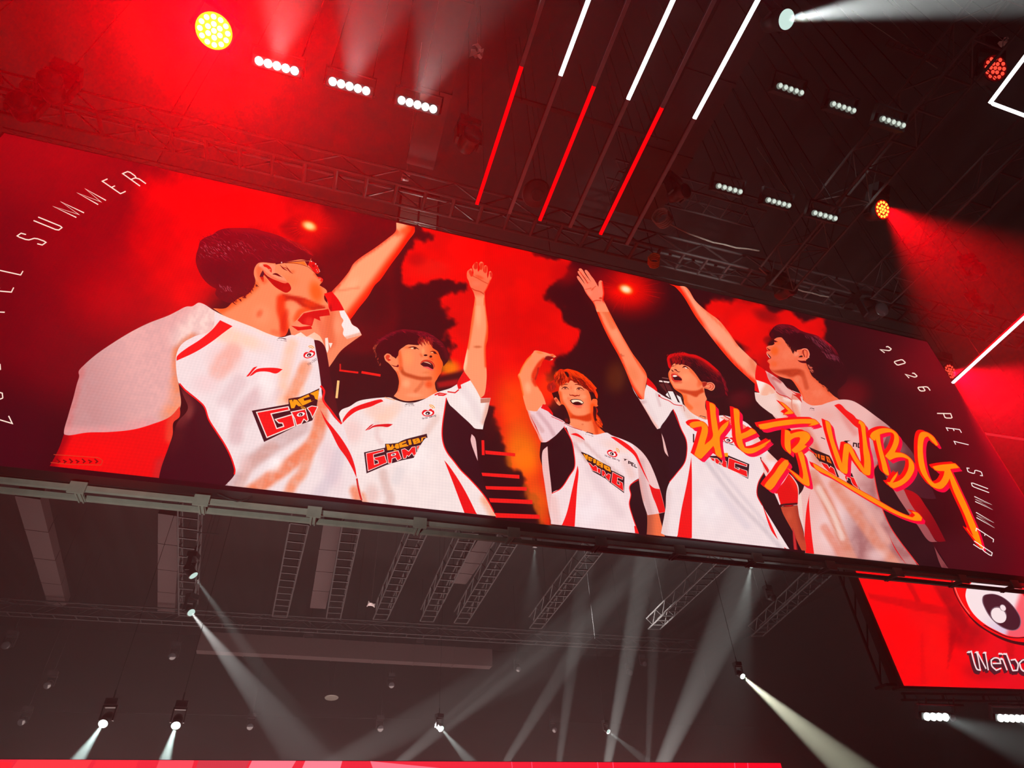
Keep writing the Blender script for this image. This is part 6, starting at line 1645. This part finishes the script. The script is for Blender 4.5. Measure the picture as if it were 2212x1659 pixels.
# dark heads among the near trusses
for x, y, z, d, s, lab in ((1482, 412, 14.3, (.3, -.8, -.5), 1.0, 'black moving head left of the lower row of dim light bars'), (1712, 622, 14.3, (.1, -.9, -.4), 1.1, 'black moving head under the long truss right of the last raised arm'), (1905, 668, 14.2, (-.1, -.9, -.45), 1.2, 'black moving head with big round lens in the long truss near its right end'),
                           (1022, 288, 14.4, (.1, -.9, -.45), 1.2, 'black moving head left of the first light strip'), (2142, 668, 15.4, (.3, -.6, -.7), 1.0, 'red lit moving head at the far right below the red beam'), (2115, 580, 14.6, (-.5, -.7, -.3), 1.0, 'dim moving head inside the red beam at the right'),
                           (108, 170, 13.8, (.2, -.9, -.4), 1.2, 'dim moving head at the upper left in the red haze'), (40, 215, 13.8, (.2, -.9, -.4), 1.1, 'dim moving head at the left margin in the red haze')):
    moving_head(onZ(x, y, z), d, lab, s, 'glass', None, 'dark moving heads in the near rig', rope={40: 14.6}.get(x, 23.97))

# ------------------------------------------------------------------ small things in the rig
_d = empty('dome_speaker', onZ(1160, 421, 14.9), 'round dome between the second and third light strips', 'dome')
c = onZ(1160, 421, 14.9)
MB().lathe([(.05, -.02), (.17, -.02), (.19, 0), (.34, .06), (.36, .12), (.30, .26), (.16, .34)], c, basis((0, .3, 1), (0, 1, 0)), 28).build('shell', 'duct', _d, True)
MB().lathe([(.03, -.05), (.14, -.05), (.16, -.03)], c, basis((0, .3, 1), (0, 1, 0)), 24).build('grille', 'fixture', _d)
hang(_d, [c + np.array([0, 0, .3])])


def coil(name, c, r, w, mat, label, cat, ax):
    t = empty(name, c, label, cat)
    R = basis(ax)
    m = MB()
    pts = [np.asarray(c) + R @ np.array([(r + .012 * math.sin(5 * a)) * math.cos(a), 0.012 * a - .03, r * math.sin(a)]) for a in np.linspace(0, 2 * math.pi * 4, 72)]
    m.tube(pts, w, 6)
    m.build('loops', mat, t)
    hang(t, [np.asarray(c, float) + np.array([0, 0, r])])
    return t


coil('cable_coil', onZ(1413, 557, 14.85), .14, .025, 'orange', 'orange brown cable coil hanging at the long truss', 'cable', (0.5, 1, .2))
coil('cable_coil', onZ(1426, 466, 14.7), .2, .03, 'panel', 'silvery ring of cable right of the sixth light strip', 'cable', (0.9, .6, .2))


def cable(pts, r, label, mat='cable'):
    o = MB().tube(pts, r, 6).build('cable', mat)
    return tag(o, label, 'cable', 'loose cables and wires')


cable([onZ(1839, 22, 23.94), onZ(2024, 147, 15.0)], .012, 'thin upper wire slanting towards the slanting truss', 'panel')
cable([onZ(1907, 26, 23.94), onZ(2002, 121, 15.0)], .012, 'thin wire right of the upper wire, ending at a short bar', 'panel')
cable([onZ(1635, 319, 23.94), onZ(1705, 417, 14.4)], .012, 'thin wire above the middle bar of the lower dim row', 'panel')
cable([onZ(1730, 352, 23.94), onZ(1791, 441, 14.4)], .012, 'thin wire above the rightmost bar of the lower dim row', 'panel')
cable([onZ(1690, 425, 23.9), onZ(1694, 452, 16.0), onZ(1727, 529, 15.2)], .018, 'black cable below the middle bar of the lower dim row')
cable([onY(710, 1430, 60), onY(714, 1503, 60)], .03, 'long thin wire holding the pale disc')
_l, _r = onY(0, 1535, 66), onY(1400, 1564, 66)
_k = (_r[2] - _l[2]) / (_r[0] - _l[0])
cable([(x, 66, _l[2] + _k * (x - _l[0])) for x in (-33.98, 8, 49.98)], .03, 'thin horizontal wire across the far wall, low in the view')
random.seed(3)
for i, (x0, y0, x1, y1, sag) in enumerate(((1436, 560, 1640, 600, 10), (1640, 580, 1790, 640, 12), (1700, 640, 1860, 650, 14), (1440, 480, 1640, 540, 12), )):
    pts = []
    for k in range(9):
        u = k / 8
        pts.append(onZ(x0 + (x1 - x0) * u, y0 + (y1 - y0) * u + sag * 4 * u * (1 - u) + random.uniform(-2, 2), 15.228 - .003 * i))
    cable(pts, .022, ['cable sagging right of the orange coil', 'cable sagging above the last raised arm', 'cable sagging above the profile player\'s head', 'cable hanging from the short upper truss'][i], 'panel' if i % 2 else 'cable')
_t = empty('pendant_disc', onY(716, 1508, 60), 'pale round disc on a wire, low left of the middle', 'disc')
MB().lathe([(.2, -.04), (.55, 0), (.58, .04), (.3, .1)], onY(716, 1508, 60), basis((0, .15, 1), (0, 1, 0)), 28).build('disc', 'panel', _t, True)
MB().tube([onY(716, 1508, 60) + np.array([0, 0, .08]), onY(716, 1508, 60) + np.array([0, 0, .3])], .03, 6).build('stem', 'cable', _t)
hang(_t, [onY(716, 1508, 60) + np.array([0, 0, .28])], r=.03)
_t = empty('short_bar', onZ(1978, 114, 15.0), 'short grooved bar hanging near the top of the slanting truss', 'bar')
for dy in (-.05, .05):
    MB().beam(onZ(1918, 92, 15.0) + np.array([0, dy, 0]), onZ(2039, 136, 15.0) + np.array([0, dy, 0]), .03, .03).build('side_rail', 'truss', _t)
for k in range(9):
    c = onZ(1918, 92, 15.0) * (1 - k / 8) + onZ(2039, 136, 15.0) * (k / 8)
    MB().box(c, (.02, .12, .02)).build('rung', 'truss', _t)


def scrap(px, z, s, label, seed):
    r = np.random.RandomState(seed)
    c = onZ(*px, z)
    vs, fs = [], []
    n = 5
    for i in range(n):
        for j in range(n):
            vs.append(c + np.array([(i - 2) * s * .3 + r.uniform(-.1, .1) * s, (j - 2) * s * .3 + r.uniform(-.12, .12) * s, r.uniform(-.3, .3) * s]))
    for i in range(n - 1):
        for j in range(n - 1):
            if r.rand() < .86:
                fs.append((i * n + j, (i + 1) * n + j, (i + 1) * n + j + 1, i * n + j + 1))
    k = vs[12]
    o = MB().add(vs, fs).tube([k, (k[0], k[1], 23.94)], .006, 4).build('plastic_scrap', 'wrap')
    tag(o, label, 'scrap', 'scraps of plastic caught in the rig')


scrap((1031, 110), 14.6, .2, 'crumpled plastic scrap above the blazing light bars', 1)
scrap((876, 385), 15.9, .16, 'crumpled scrap above the grey board', 2)
scrap((802, 1305), 17, .45, 'pale scrap beside the fourth ladder truss', 4)
scrap((2170, 90), 14.6, .14, 'shiny scrap above the topmost red lamp', 5)

# ------------------------------------------------------------------ beams rising from lamps standing on the stage, out of view below
for (x0, y0), (x1, y1), Y, pw, ang in (((690, 1790), (1250, 1330), 40, 1.0, 7), ((985, 1820), (1290, 1330), 40, 1.1, 6), ((1180, 1850), (1250, 1330), 40, .9, 5.5), ((1275, 1850), (1395, 1200), 40, 2.0, 7), ((1340, 1850), (1620, 1230), 40, 1.9, 9.5), ((1390, 1830), (1420, 1230), 40, .7, 4.5), ((350, 1850), (1050, 1480), 42, .7, 9)):
    c = onY(x0, y0, Y)
    lamp('SPOT', 'stage_beam', c, STAGE_W * pw, (1.0, 1.0, 0.93), spot_size=math.radians(ang), spot_blend=.6, shadow_soft_size=.05, aim=onY(x1, y1, Y))
lamp('SPOT', 'stage_beam', onY(1842, 1484, 60), 30000, (1, 0, 0.06), spot_size=math.radians(15), spot_blend=.8, shadow_soft_size=.05, aim=onY(1640, 1668, 50))  # red streak: unseen lamp added at the back, shining down to the left
for (x0, y0), (x1, y1), pw in (((250, 2100), (330, 1300), 1.0), ((1150, 2100), (1200, 1300), .7)):
    lamp('SPOT', 'grey_haze_fill', onY(x0, y0, 42), 550000 * pw, (1.0, 0.97, 0.9), spot_size=math.radians(80), spot_blend=1.0, shadow_soft_size=.3, aim=onY(x1, y1, 44))  # wide unseen lamps added to turn the low haze grey
